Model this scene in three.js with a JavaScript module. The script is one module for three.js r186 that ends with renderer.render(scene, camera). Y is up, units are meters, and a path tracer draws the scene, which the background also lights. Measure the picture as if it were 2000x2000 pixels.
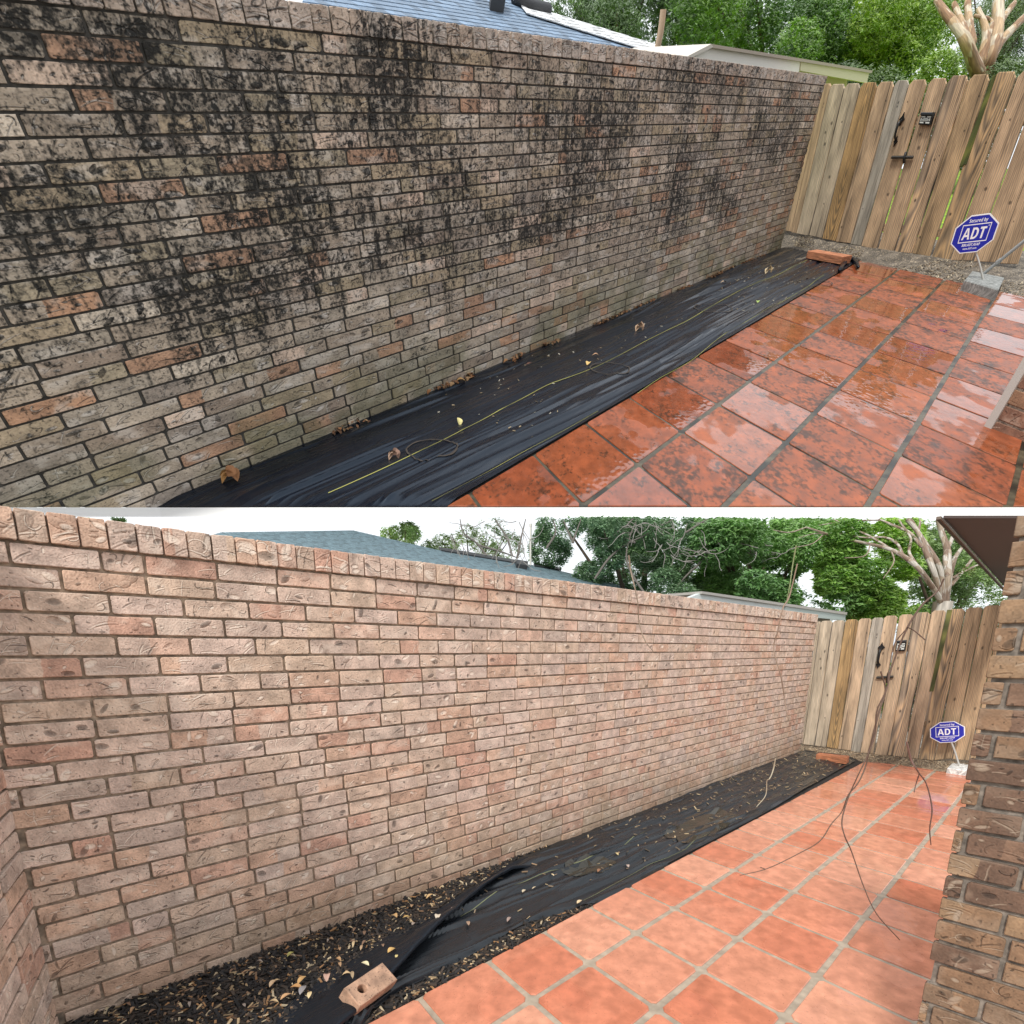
import * as THREE from 'three';
import { mergeGeometries } from 'three/addons/utils/BufferGeometryUtils.js';
import { RoundedBoxGeometry } from 'three/addons/geometries/RoundedBoxGeometry.js';

// ---------------------------------------------------------------- camera, sky, sun, exposure
// A shift lens: principal point at (1000, 1530) of a 2000 x 2000 view, focal length 1080 of those units.
const PX = 1000, PY = 1530, FL = 1080;
const V3 = (x, y, z) => new THREE.Vector3(x, y, z);
function axes(vx, vy) {                      // wall direction u, up, and w = u x up, in the camera's axes
  const u = V3(vx - PX, PY - vy, -FL).normalize();
  const q = V3(vx + 1000 - PX, PY - vy, -FL);
  const up = new THREE.Vector3().crossVectors(u, q).normalize(); if (up.y < 0) up.negate();
  return { u, up, w: new THREE.Vector3().crossVectors(u, up) };
}
const HB = 1.0, HT = 4.4;                    // eye height above the lower yard and above the upper terrace
const axB = axes(2105, 1268), axT = axes(2158, 225);
const eye = V3(0, HB, 0);
const camRot = new THREE.Matrix4().makeBasis(
  V3(axB.u.x, axB.up.x, axB.w.x), V3(axB.u.y, axB.up.y, axB.w.y), V3(axB.u.z, axB.up.z, axB.w.z));
const scene = new THREE.Scene();
const camera = new THREE.PerspectiveCamera(2 * Math.atan(PY / FL) * 180 / Math.PI, 1, 0.05, 400);
camera.setViewOffset(2 * PY, 2 * PY, PY - 1000, 0, 2000, 2000);
camera.position.copy(eye); camera.quaternion.setFromRotationMatrix(camRot); camera.updateMatrixWorld();
scene.add(camera);

const renderer = new THREE.WebGLRenderer({ antialias: true });
renderer.setSize(1024, 1024);
renderer.toneMapping = THREE.LinearToneMapping;
renderer.toneMappingExposure = 1.98;
renderer.shadowMap.enabled = true;

const SKY = 0.66;
{ // an even bright overcast
  const w = 128, h = 64, d = new Float32Array(w * h * 4);
  for (let y = 0; y < h; y++) for (let x = 0; x < w; x++) {
    const el = (y + 0.5) / h - 0.5, a = x / w * Math.PI * 2, i = (y * w + x) * 4;
    const c = 1 + 0.06 * Math.sin(a * 3 + 9 * el) * Math.sin(7 * el + 2 * a);
    const k = SKY * c * (el > 0 ? 0.95 + 0.1 * el : 0.35);
    d[i] = k * 0.95; d[i + 1] = k * 0.985; d[i + 2] = k * 1.03; d[i + 3] = 1;
  }
  const t = new THREE.DataTexture(d, w, h, THREE.RGBAFormat, THREE.FloatType);
  t.mapping = THREE.EquirectangularReflectionMapping; t.magFilter = THREE.LinearFilter; t.minFilter = THREE.LinearFilter; t.needsUpdate = true;
  scene.background = t; scene.environment = t;
}
const sun = new THREE.DirectionalLight(new THREE.Color(1, 0.965, 0.9), 1.5);
sun.position.set(-27, 29, 11); sun.target.position.set(3, 0, 0);
sun.castShadow = true; sun.shadow.radius = 20; sun.shadow.mapSize.set(2048, 2048);
Object.assign(sun.shadow.camera, { left: -30, right: 30, top: 30, bottom: -30, near: 1, far: 120 });
scene.add(sun, sun.target);

// ---------------------------------------------------------------- helpers
let seed = 12345;
const rnd = () => { seed = (seed + 0x6D2B79F5) | 0; let t = Math.imul(seed ^ (seed >>> 15), 1 | seed); t = (t + Math.imul(t ^ (t >>> 7), 61 | t)) ^ t; return ((t ^ (t >>> 14)) >>> 0) / 4294967296; };
const rr = (a, b) => a + (b - a) * rnd();
const pick = a => a[Math.floor(rnd() * a.length)];
const clamp = (x, a = 0, b = 1) => x < a ? a : x > b ? b : x;
const sstep = (a, b, x) => { const t = clamp((x - a) / (b - a)); return t * t * (3 - 2 * t); };
const lerp = (a, b, t) => a + (b - a) * t;
const NT = new Float32Array(65536); for (let i = 0; i < 65536; i++) NT[i] = rnd();
function vnoise(x, y) {
  const xi = Math.floor(x), yi = Math.floor(y), fx = x - xi, fy = y - yi;
  const u = fx * fx * (3 - 2 * fx), v = fy * fy * (3 - 2 * fy);
  const a = ((yi & 255) << 8), b = (((yi + 1) & 255) << 8), c = xi & 255, e = (xi + 1) & 255;
  const p = NT[a + c], q = NT[a + e], r = NT[b + c], s = NT[b + e];
  return p + (q - p) * u + (r - p + (s - r - q + p) * u) * v;
}
function fbm(x, y, o = 4) { let s = 0, a = 0.5, n = 0; for (let i = 0; i < o; i++) { s += a * vnoise(x, y); n += a; x = x * 2.03 + 17.3; y = y * 2.03 + 9.1; a *= 0.5; } return s / n; }

const qB = new THREE.Quaternion();
const mT = camRot.clone().multiply(new THREE.Matrix4().makeBasis(axT.u, axT.up, axT.w));   // terrace axes -> world
const qT = new THREE.Quaternion().setFromRotationMatrix(mT);
function frame(ax, h, q) {
  const f = { h, q };
  f.ray = (x, y) => { const d = V3(x - PX, PY - y, -FL); return V3(ax.u.dot(d), ax.up.dot(d), ax.w.dot(d)); };
  f.g = (x, y, Y = 0) => { const r = f.ray(x, y); return r.multiplyScalar((Y - h) / r.y).add(V3(0, h, 0)); };              // on the level Y
  f.wz = (x, y, z) => { const r = f.ray(x, y); return r.multiplyScalar(z / r.z).add(V3(0, h, 0)); };                       // on the plane z
  f.xz = (x, y, X) => { const r = f.ray(x, y); return r.multiplyScalar(X / r.x).add(V3(0, h, 0)); };                       // on the plane x
  f.pl = (x, y, p0, n) => { const r = f.ray(x, y); return r.multiplyScalar(n.dot(p0.clone().sub(V3(0, h, 0))) / n.dot(r)).add(V3(0, h, 0)); };
  f.at = (x, y, dep) => { const r = f.ray(x, y); return r.multiplyScalar(dep / FL).add(V3(0, h, 0)); };
  f.world = p => p.clone().sub(V3(0, h, 0)).applyQuaternion(q).add(eye);
  f.px = p => { const d = p.clone().sub(V3(0, h, 0)); const c = ax.u.clone().multiplyScalar(d.x).addScaledVector(ax.up, d.y).addScaledVector(ax.w, d.z); return [PX + FL * c.x / -c.z, PY - FL * c.y / -c.z, -c.z]; };
  return f;
}
const B = frame(axB, HB, qB), T = frame(axT, HT, qT);

const used = {};
const numbered = n => { used[n] = (used[n] ?? -1) + 1; return used[n] ? n + '_' + String(used[n]).padStart(3, '0') : n; };
function thing(f, name, label, category, base, group) {
  const o = new THREE.Group(); o.name = numbered(name); o.position.copy(f.world(base)); o.quaternion.copy(f.q);
  o.userData = { label, category }; if (group) o.userData.group = group;
  scene.add(o); return [o, base];
}
function finish(m) { m.castShadow = true; m.receiveShadow = true; return m; }
function part(name, geo, mat, owner, stuff) {            // geo in the frame's metres; owner = [group, base] or a mesh made by part()
  let o = owner, b;
  if (Array.isArray(owner)) { o = owner[0]; b = owner[1]; } else b = owner.__b;
  geo.translate(-b.x, -b.y, -b.z);
  const m = finish(new THREE.Mesh(geo, mat)); m.name = name; m.__b = b; if (stuff) m.userData.kind = 'stuff';
  o.add(m); return m;
}
function struct(f, name, geo, mat, base, label, kind = 'structure') {
  geo.translate(-base.x, -base.y, -base.z);
  const m = finish(new THREE.Mesh(geo, mat)); m.name = numbered(name); m.position.copy(f.world(base)); m.quaternion.copy(f.q);
  m.userData = { kind }; if (label) m.userData.label = label; m.__b = base; scene.add(m); return m;
}

// a bag of flat-shaded triangles
class MB {
  constructor() { this.p = []; this.t = []; }
  tri(a, b, c, ua, ub, uc) { this.p.push(a.x, a.y, a.z, b.x, b.y, b.z, c.x, c.y, c.z); this.t.push(...ua, ...ub, ...uc); }
  quad(a, b, c, d, ua = [0, 0], ub = [1, 0], uc = [1, 1], ud = [0, 1]) { this.tri(a, b, c, ua, ub, uc); this.tri(a, c, d, ua, uc, ud); }
  fan(ps, us) { for (let i = 1; i < ps.length - 1; i++) this.tri(ps[0], ps[i], ps[i + 1], us[0], us[i], us[i + 1]); }
  geo() {
    const g = new THREE.BufferGeometry();
    g.setAttribute('position', new THREE.Float32BufferAttribute(this.p, 3)); g.setAttribute('uv', new THREE.Float32BufferAttribute(this.t, 2));
    g.computeVertexNormals(); return g;
  }
}
const area2 = p => { let s = 0; for (let i = 0; i < p.length; i++) { const a = p[i], b = p[(i + 1) % p.length]; s += a[0] * b[1] - b[0] * a[1]; } return s / 2; };
function clipPoly(p, nx, ny, d) {               // keep nx*x + ny*y >= d
  const o = [];
  for (let i = 0; i < p.length; i++) {
    const a = p[i], b = p[(i + 1) % p.length], da = nx * a[0] + ny * a[1] - d, db = nx * b[0] + ny * b[1] - d;
    if (da >= 0) o.push(a);
    if (da * db < 0) { const t = da / (da - db); o.push([a[0] + (b[0] - a[0]) * t, a[1] + (b[1] - a[1]) * t]); }
  }
  return o;
}
function inset(p, r) {                          // p counter-clockwise
  const n = p.length, o = [];
  for (let i = 0; i < n; i++) {
    const a = p[(i + n - 1) % n], b = p[i], c = p[(i + 1) % n];
    let e1 = [b[0] - a[0], b[1] - a[1]], e2 = [c[0] - b[0], c[1] - b[1]];
    const l1 = Math.hypot(...e1) || 1e-9, l2 = Math.hypot(...e2) || 1e-9; e1 = [e1[0] / l1, e1[1] / l1]; e2 = [e2[0] / l2, e2[1] / l2];
    let nx = -e1[1] - e2[1], ny = e1[0] + e2[0]; const l = Math.hypot(nx, ny) || 1e-9; nx /= l; ny /= l;
    const k = Math.max(0.35, -nx * e1[1] + ny * e1[0]), q = Math.min(r / k, r * 2, l1 * 0.45 + 1e-6, l2 * 0.45 + 1e-6);
    o.push([b[0] + nx * q, b[1] + ny * q]);
  }
  return o;
}
// prism over a convex polygon: at(a, b, c) maps plane coordinates and height to space
function prism(mb, poly, at, top, bot, bev, uv) {
  if (poly.length < 3) return; if (area2(poly) < 0) poly = poly.slice().reverse();
  const ins = bev ? inset(poly, bev) : poly, n = poly.length;
  const T_ = ins.map(q => at(q[0], q[1], top)), U = ins.map(q => uv(q[0], q[1]));
  const flip = (() => { const e1 = T_[1].clone().sub(T_[0]), e2 = T_[2].clone().sub(T_[0]), up = at(ins[0][0], ins[0][1], top + 1).sub(T_[0]); return e1.cross(e2).dot(up) < 0; })();
  const E = poly.map(q => at(q[0], q[1], top - bev)), Bt = poly.map(q => at(q[0], q[1], bot)), UE = poly.map(q => uv(q[0], q[1])), UB = bev ? poly.map((q, i) => { const k = (top - bev - bot) / bev * 0.7; return uv(q[0] + (q[0] - ins[i][0]) * k, q[1] + (q[1] - ins[i][1]) * k); }) : UE;
  if (flip) mb.fan(T_.slice().reverse(), U.slice().reverse()); else mb.fan(T_, U);
  for (let i = 0; i < n; i++) {
    const j = (i + 1) % n;
    if (flip) { if (bev) mb.quad(E[j], E[i], T_[i], T_[j], UE[j], UE[i], U[i], U[j]); mb.quad(Bt[j], Bt[i], E[i], E[j], UB[j], UB[i], UE[i], UE[j]); }
    else { if (bev) mb.quad(E[i], E[j], T_[j], T_[i], UE[i], UE[j], U[j], U[i]); mb.quad(Bt[i], Bt[j], E[j], E[i], UB[i], UB[j], UE[j], UE[i]); }
  }
}
function dtex(w, h, data, srgb) {
  const t = new THREE.DataTexture(data, w, h, THREE.RGBAFormat, THREE.UnsignedByteType);
  t.magFilter = THREE.LinearFilter; t.minFilter = THREE.LinearMipmapLinearFilter; t.generateMipmaps = true; t.wrapS = t.wrapT = THREE.RepeatWrapping;
  if (srgb) t.colorSpace = THREE.SRGBColorSpace; t.needsUpdate = true; return t;
}
function paint(w, h, fn, srgb = true) {           // fn(u, v, out) with out = [r, g, b] in 0..255
  const d = new Uint8Array(w * h * 4), o = [0, 0, 0];
  for (let y = 0; y < h; y++) for (let x = 0; x < w; x++) { fn(x / w, y / h, o, x, y); const i = (y * w + x) * 4; d[i] = clamp(o[0], 0, 255); d[i + 1] = clamp(o[1], 0, 255); d[i + 2] = clamp(o[2], 0, 255); d[i + 3] = 255; }
  return dtex(w, h, d, srgb);
}
const std = o => new THREE.MeshStandardMaterial(o), phys = o => new THREE.MeshPhysicalMaterial(o);
const lin = (r, g, b) => new THREE.Color().setRGB(r, g, b);

// ---------------------------------------------------------------- brick walls
/* A wall lies in a plane x (along) / t (up). at(x, t, c) puts it in space, c = height out of the mortar. */
function brickMarks(rects, S) {                 // the thumb dents, hooks and scratches pressed into each brick
  for (const b of rects) {
    b.tone = S.tone(b); b.split = rnd() < S.splitP ? rr(0.25, 0.75) : 9; b.tone2 = S.tone(b); b.sd = rr(0, 200);
    b.marks = [];
    const L = b.x1 - b.x0, Hh = b.t1 - b.t0, n = b.coping ? 4 + Math.floor(rnd() * 4) : 4 + Math.floor(rnd() * 5);
    for (let i = 0; i < n; i++) {
      const k = rnd(), m = { x: b.x0 + L * rr(0.07, 0.93), t: b.t0 + Hh * rr(0.16, 0.84), a: rr(-0.5, 0.5) + (rnd() < 0.35 ? rr(0.4, 1.4) : 0), pale: rnd() };
      if (k < 0.42) { m.k = 0; m.l = (rnd() < 0.35 ? rr(0.22, 0.36) : rr(0.07, 0.18)) * Hh * 1.15; m.w = m.l * rr(0.3, 0.65); m.d = rr(0.5, 1); }
      else if (k < 0.86) { m.k = 1; m.l = rr(0.22, 0.5) * Hh * 1.2; m.w = rr(0.025, 0.05) * Hh; m.d = rr(0.5, 1); m.c = 0; }
      else { m.k = 2; m.l = rr(0.18, 0.36) * Hh; m.w = rr(0.025, 0.045) * Hh; m.d = rr(0.5, 0.95); m.c = rr(1.4, 3.8); m.s = rr(0, 6.28); }
      b.marks.push(m);
    }
  }
}
function wallTexture(rects, x0, x1, t0, t1, W, H, S) {
  const col = new Uint8Array(W * H * 4), bmp = new Uint8Array(W * H * 4), kx = W / (x1 - x0), kt = H / (t1 - t0);
  const hgt = new Float32Array(W * H).fill(0.62), C = new Float32Array(W * H * 3);
  for (let y = 0; y < H; y++) for (let x = 0; x < W; x++) {         // mortar everywhere first
    const wx = x0 + x / kx, wt = t0 + y / kt, i = (y * W + x) * 3, n = 0.75 + 0.5 * fbm(wx * 90 / S.u, wt * 90 / S.u, 3);
    C[i] = S.mortar[0] * n; C[i + 1] = S.mortar[1] * n; C[i + 2] = S.mortar[2] * n; hgt[y * W + x] = 0.45 + 0.3 * n * 0.6;
  }
  const gx = 1 / S.ax, u = S.u;
  for (const b of rects) {
    if (b.x1 < x0 || b.x0 > x1) continue;
    const pad = S.joint * 0.3, xa = Math.max(0, Math.floor((b.x0 - pad - x0) * kx)), xb = Math.min(W, Math.ceil((b.x1 + pad - x0) * kx)), ya = Math.max(0, Math.floor((b.t0 - pad - t0) * kt)), yb = Math.min(H, Math.ceil((b.t1 + pad - t0) * kt));
    const L = b.x1 - b.x0, sd = b.sd;
    for (let y = ya; y < yb; y++) for (let x = xa; x < xb; x++) {
      const wx = x0 + x / kx, wt = t0 + y / kt, gxx = wx * gx / u, gt = wt / u, i = y * W + x, j = i * 3;
      const mot = fbm(gxx * 22 + sd, gt * 26 + sd, 4), fine = vnoise(gxx * 260 + sd, gt * 260), pit = vnoise(gxx * 150 - sd, gt * 150 + sd);
      const sp = (wx - b.x0) / L + (mot - 0.5) * 0.12;
      const q = sp > b.split ? b.tone2 : b.tone;
      let k = 0.78 + 0.36 * mot + 0.14 * (fine - 0.5);
      let r = q[0] * k, g = q[1] * k, bl = q[2] * k;
      const wash = sstep(0.56, 0.74, fbm(gxx * 13 - sd, gt * 19 + sd * 2, 3)) * S.wash;           // pale slip left on the face
      r = lerp(r, S.pale[0], wash); g = lerp(g, S.pale[1], wash); bl = lerp(bl, S.pale[2], wash);
      if (pit > 0.86) { const p = (pit - 0.86) * 5; r *= 1 - 0.55 * p; g *= 1 - 0.55 * p; bl *= 1 - 0.55 * p; }
      C[j] = r; C[j + 1] = g; C[j + 2] = bl;
      hgt[i] = 0.62 + 0.16 * (mot - 0.5) + 0.12 * (fine - 0.5) - (pit > 0.86 ? (pit - 0.86) * 1.4 : 0);
    }
    for (const m of b.marks) {
      const ex = m.l * 1.5 * S.ax, et = m.l * 1.5;
      const ma = Math.max(0, Math.floor((Math.max(m.x - ex, b.x0) - x0) * kx)), mb_ = Math.min(W, Math.ceil((Math.min(m.x + ex, b.x1) - x0) * kx)), mc = Math.max(0, Math.floor((Math.max(m.t - et, b.t0) - t0) * kt)), md = Math.min(H, Math.ceil((Math.min(m.t + et, b.t1) - t0) * kt));
      const ca = Math.cos(m.a), sa = Math.sin(m.a);
      for (let y = mc; y < md; y++) for (let x = ma; x < mb_; x++) {
        let dx = (x0 + x / kx - m.x) / S.ax, dy = t0 + y / kt - m.t; const wob = (vnoise(dx * 60 / u + b.sd, dy * 60 / u) - 0.5) * m.l * 0.16; dx += wob; dy += wob * 0.5;
        const px = dx * ca + dy * sa, py = -dx * sa + dy * ca, i = y * W + x, j = i * 3; let v = 0;
        if (m.k === 0) { const d = Math.hypot(px / m.l, py / m.w); v = d < 1 ? Math.sqrt(1 - d * d) : 0; if (d >= 1 && d < 1.35) hgt[i] += 0.10 * (1.35 - d) / 0.35 * m.d; }
        else if (m.k === 1) { const d = Math.abs(py + 0.12 * px * px / m.l) / m.w; v = Math.abs(px) < m.l && d < 1 ? (1 - d * d) * (1 - Math.abs(px) / m.l * 0.5) : 0; if (v === 0 && d < 2.2 && Math.abs(px) < m.l) hgt[i] += 0.08 * m.d; }
        else { const r = Math.hypot(px, py * 1.35), an = ((Math.atan2(py, px) - m.s) % 6.2832 + 6.2832) % 6.2832, d = Math.abs(r - m.l) / m.w; v = an < m.c && d < 1 ? 1 - d * d : 0; if (v === 0 && an < m.c && d < 2.2) hgt[i] += 0.08 * m.d; }
        if (v > 0) {
          hgt[i] -= v * m.d * (m.k ? 0.30 : 0.42);
          const s = m.pale > 0.5 ? 0.85 * v : 0, dk = m.pale < 0.25 ? 0.35 * v : 0.08 * v;
          for (let c = 0; c < 3; c++) C[j + c] = lerp(C[j + c], S.pale[c] * 1.08, s) * (1 - dk);
        }
      }
    }
  }
  for (let y = 0; y < H; y++) for (let x = 0; x < W; x++) {
    const i = y * W + x, wx = x0 + x / kx, wt = t0 + y / kt; let r = C[i * 3], g = C[i * 3 + 1], b = C[i * 3 + 2];
    if (S.stain) { const o = S.stain(wx, wt, hgt[i]); const k = 1 - o[0]; r = r * k + o[1] * o[0]; g = g * k + o[2] * o[0]; b = b * k + o[3] * o[0]; }
    col[i * 4] = clamp(r, 0, 255); col[i * 4 + 1] = clamp(g, 0, 255); col[i * 4 + 2] = clamp(b, 0, 255); col[i * 4 + 3] = 255;
    const hh = clamp(hgt[i]) * 255; bmp[i * 4] = bmp[i * 4 + 1] = bmp[i * 4 + 2] = hh; bmp[i * 4 + 3] = 255;
  }
  return [dtex(W, H, col, true), dtex(W, H, bmp, false)];
}
function layBricks(o) {          // o: x0, x1, foot, course, pitch, joint, copeFrom, copeTo, copePitch
  const rects = []; const J = o.joint;
  const n = Math.round((o.copeFrom - o.foot) / o.course);
  for (let i = 0; i < n; i++) {
    const tB = o.copeFrom - (n - i) * o.course;
    let x = o.x0 - o.pitch * (i % 2 ? 0.5 : 1) + rr(-0.06, 0.06) * o.pitch + (o.shift || 0);
    while (x < o.x1) {
      const L = o.pitch * (rnd() < 0.06 ? rr(0.5, 0.62) : rr(0.97, 1.03)), a = Math.max(x, o.x0), b = Math.min(x + L - J * (o.ax || 1), o.x1);
      if (b - a > o.pitch * 0.08) rects.push({ x0: a, x1: b, t0: tB + J * rr(0.85, 1.1) * 0.5 + rr(-0.03, 0.03) * J, t1: tB + o.course - J * 0.5 + rr(-0.08, 0.08) * J });
      x += L;
    }
  }
  if (o.copeTo) for (let x = o.x0; x < o.x1 - 0.02;) { const L = o.copePitch * rr(0.95, 1.05), b = Math.min(x + L - J * 0.62 * (o.ax || 1), o.x1); rects.push({ x0: x, x1: b, t0: o.copeFrom + J * 0.4, t1: o.copeTo + rr(-0.05, 0.05) * J, coping: true }); x += L; }
  return rects;
}
function brickPoly(b, S, near) {
  const w = b.x1 - b.x0, h = b.t1 - b.t0, r = Math.min(h, w) * (b.coping ? 0.035 : 0.07), j = () => rr(-0.018, 0.018) * h, ax = S.ax;
  if (!near) return [[b.x0, b.t0], [b.x1, b.t0], [b.x1, b.t1], [b.x0, b.t1]];
  const c = () => r * rr(0.4, 1.8);
  const p = [];
  let k = c(); p.push([b.x0 + k * ax, b.t0 + j()]); 
  p.push([b.x0 + w * 0.35, b.t0 + j()], [b.x0 + w * 0.68, b.t0 + j()]);
  k = c(); p.push([b.x1 - k * ax, b.t0 + j()], [b.x1 + j() * 0.5, b.t0 + k]);
  k = c(); p.push([b.x1 + j() * 0.5, b.t1 - k], [b.x1 - k * ax, b.t1 + j()]);
  p.push([b.x0 + w * 0.64, b.t1 + j()], [b.x0 + w * 0.3, b.t1 + j()]);
  k = c(); p.push([b.x0 + k * ax, b.t1 + j()], [b.x0 + j() * 0.5, b.t1 - k], [b.x0 + j() * 0.5, b.t0 + r]);
  return p;
}
function buildWall(f, owner, rects, S, at, tiles, clips, most = 300) {
  // tiles: [{x0, x1, W, H}], texture stretches of the wall
  const mats = tiles.map(t => { const [m, b] = wallTexture(rects, t.x0, t.x1, S.t0, S.t1, t.W, t.H, S); return std({ map: m, bumpMap: b, bumpScale: S.bump, roughness: S.rough ?? 0.9 }); });
  const which = x => { let i = 0; while (i < tiles.length - 1 && x > (tiles[i].to ?? tiles[i].x1)) i++; return i; };
  const uvOf = i => (a, b) => [(a - tiles[i].x0) / (tiles[i].x1 - tiles[i].x0), (b - S.t0) / (S.t1 - S.t0)];
  const list = [];
  for (const b of rects) {
    const a = f.px(at(b.x0, b.t0, 0)), c = f.px(at(b.x1, b.t1, 0)), m = [(a[0] + c[0]) / 2, (a[1] + c[1]) / 2];
    const size = Math.abs((c[0] - a[0]) * (c[1] - a[1])) + 1, inside = m[0] > -40 && m[0] < 2040 && m[1] > -40 && m[1] < 2040 && a[2] > 0;
    b.s = inside ? size : 0; list.push(b);
  }
  const plain = list.filter(b => !b.coping && b.s > 0).sort((p, q) => q.s - p.s);
  const singles = new Set(plain.slice(0, most)); const rest = tiles.map(() => new MB()); const far = tiles.map(() => false);
  for (const b of list) {
    const i = which((b.x0 + b.x1) / 2), single = b.coping ? b.s > 0 : singles.has(b);
    let poly = brickPoly(b, S, single && b.s > 260);
    for (const c of clips) poly = clipPoly(poly, ...c);
    if (poly.length < 3 || Math.abs(area2(poly)) < 1e-6) continue;
    const mb = single ? new MB() : rest[i], out = S.proud * rr(0.75, 1.2) + (b.coping ? S.proud * 0.9 : 0), uv = uvOf(i);
    const tw = rr(-0.004, 0.004) * S.u;
    prism(mb, poly, (x, t, c) => at(x, t, c + (c > 0 ? tw * (x - b.x0) / (b.x1 - b.x0) : 0)), out, -S.proud, S.bev, uv);
    if (single) part(b.coping ? 'coping_brick' : 'brick', mb.geo(), mats[i], owner); else far[i] = true;
  }
  rest.forEach((mb, i) => { if (far[i]) part('brick_courses', mb.geo(), mats[i], owner, true); });
  return mats;
}

// cut of the terrace: its near edge is one straight line across the terrace
const CUT = 990.5, BAND = 1009.5;
const wzT = -2.45 * HT;
const nearA = T.g(-40, CUT), nearB = T.g(2040, CUT);
const edgeN = (() => { const dx = nearB.x - nearA.x, dz = nearB.z - nearA.z; let nx = -dz, nz = dx; const l = Math.hypot(nx, nz); nx /= l; nz /= l; if (nx < 0) { nx = -nx; nz = -nz; } return [nx, nz, nx * nearA.x + nz * nearA.z]; })();   // keeps the far side
const wallCut = (() => { const a = T.wz(-40, CUT, wzT), b = T.wz(330, CUT, wzT); let nx = -(b.y - a.y), ny = b.x - a.x; const l = Math.hypot(nx, ny); nx /= l; ny /= l; if (ny < 0) { nx = -nx; ny = -ny; } return [nx, ny, nx * a.x + ny * a.y]; })();

// ---- stained wall of the upper terrace
const hT = HT, hB = HB;
{
  const S = {
    u: hT * 0.73, ax: 2.1, t0: -0.05 * hT, t1: 1.27 * hT, joint: 0.0062 * hT, proud: 0.006 * hT, bev: 0.0012 * hT, bump: 0.012 * hT, splitP: 0.4, wash: 0.5, rough: 0.93,
    mortar: [66, 64, 61], pale: [214, 206, 198],
    tone(b) {
      const k = rnd();
      if (b.coping) return pick([[190, 175, 163], [179, 168, 158], [197, 180, 165], [183, 166, 151]]);
      if (k < 0.50) return pick([[181, 166, 149], [188, 173, 156], [174, 162, 147], [170, 155, 139]]);
      if (k < 0.70) return pick([[183, 165, 140], [177, 161, 136], [170, 157, 135]]);
      if (k < 0.81) return pick([[188, 150, 124], [195, 153, 124], [179, 144, 120]]);
      if (k < 0.91) return pick([[215, 191, 172], [210, 196, 179]]);
      return pick([[158, 146, 135], [165, 148, 133]]);
    },
    stain(x, t, h) {            // black algae in streaks, green film low down: grown patches with ragged edges
      const a = x / hT, b = t / hT;
      const w = 0.46 * sstep(0.05, 0.62, b + 0.10 * (fbm(a * 1.5 + 60, 2, 2) - 0.5)) - 0.20 * sstep(1.17, 1.20, b) - 0.10 * sstep(6, 9, a);
      const big = fbm(a * 2.6 + 3, b * 5.0 + 8, 4), st = fbm(a * 26, b * 9 + 4, 4), grit = fbm(a * 105 + 7, b * 150, 4), wear = fbm(a * 48 + 70, b * 80, 3), drip = fbm(a * 70, b * 4 + 4, 3), low = h < 0.56 ? 0.12 : 0;
      let k = sstep(0.54, 0.92, big * 0.40 + st * 0.26 + grit * 0.42 + drip * 0.26 + w * 0.66 + low - 0.28);
      const fine = vnoise(a * 300, b * 420); k *= (0.78 + 0.34 * fine) * (1 - 0.7 * sstep(0.54, 0.66, wear)); k = Math.max(k, (grit > 0.60 ? (grit - 0.60) * 4.0 * (0.25 + w) : 0));
      const gr = sstep(0.34, 0.05, b) * sstep(0.42, 0.62, fbm(a * 3 + 40, b * 6, 3)) * 0.42;
      const o = clamp(k, 0, 0.94), s = clamp(o + gr);
      return s > 0 ? [s, (o * 20 + gr * 92) / (o + gr), (o * 20 + gr * 94) / (o + gr), (o * 19 + gr * 66) / (o + gr)] : [0, 0, 0, 0];
    },
  };
  const x1 = 9.12 * hT, rects = layBricks({ ax: 1.9, x0: 0.4 * hT, x1, foot: 0, course: 0.0457 * hT, pitch: 0.2986 * hT, joint: S.joint, copeFrom: 1.188 * hT, copeTo: 1.247 * hT, copePitch: 0.0955 * hT, shift: 0.06 * hT });
  brickMarks(rects, S);
  const w = thing(T, 'brick_wall', 'weathered brick wall blackened with algae stains, in the upper yard beside the black fabric', 'wall', V3(5 * hT, 0, wzT));
  const at = (x, t, c) => V3(x, t, wzT + c);
  buildWall(T, w, rects, S, at, [{ x0: 0.4 * hT, x1: 3.1 * hT, to: 2.88 * hT, W: 2048, H: 1024 }, { x0: 2.66 * hT, x1: x1 + 0.02 * hT, W: 2048, H: 1024 }], [wallCut]);
  const core = clipPoly([[0.4 * hT, -0.02 * hT], [x1 - 0.004 * hT, -0.02 * hT], [x1 - 0.004 * hT, 1.24 * hT], [0.4 * hT, 1.24 * hT]], ...wallCut);
  const mb = new MB(); prism(mb, core, at, 0, -0.11 * hT, 0, (a, b) => [a * 0.4, b * 0.4]);
  part('mortar', mb.geo(), std({ map: mortarTex(66, 64, 61), roughness: 0.97 }), w);
}
function mortarTex(r, g, b) { return paint(256, 256, (u, v, o) => { const k = 0.62 + 0.75 * fbm(u * 40, v * 40, 3); o[0] = r * k; o[1] = g * k; o[2] = b * k; }); }

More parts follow.
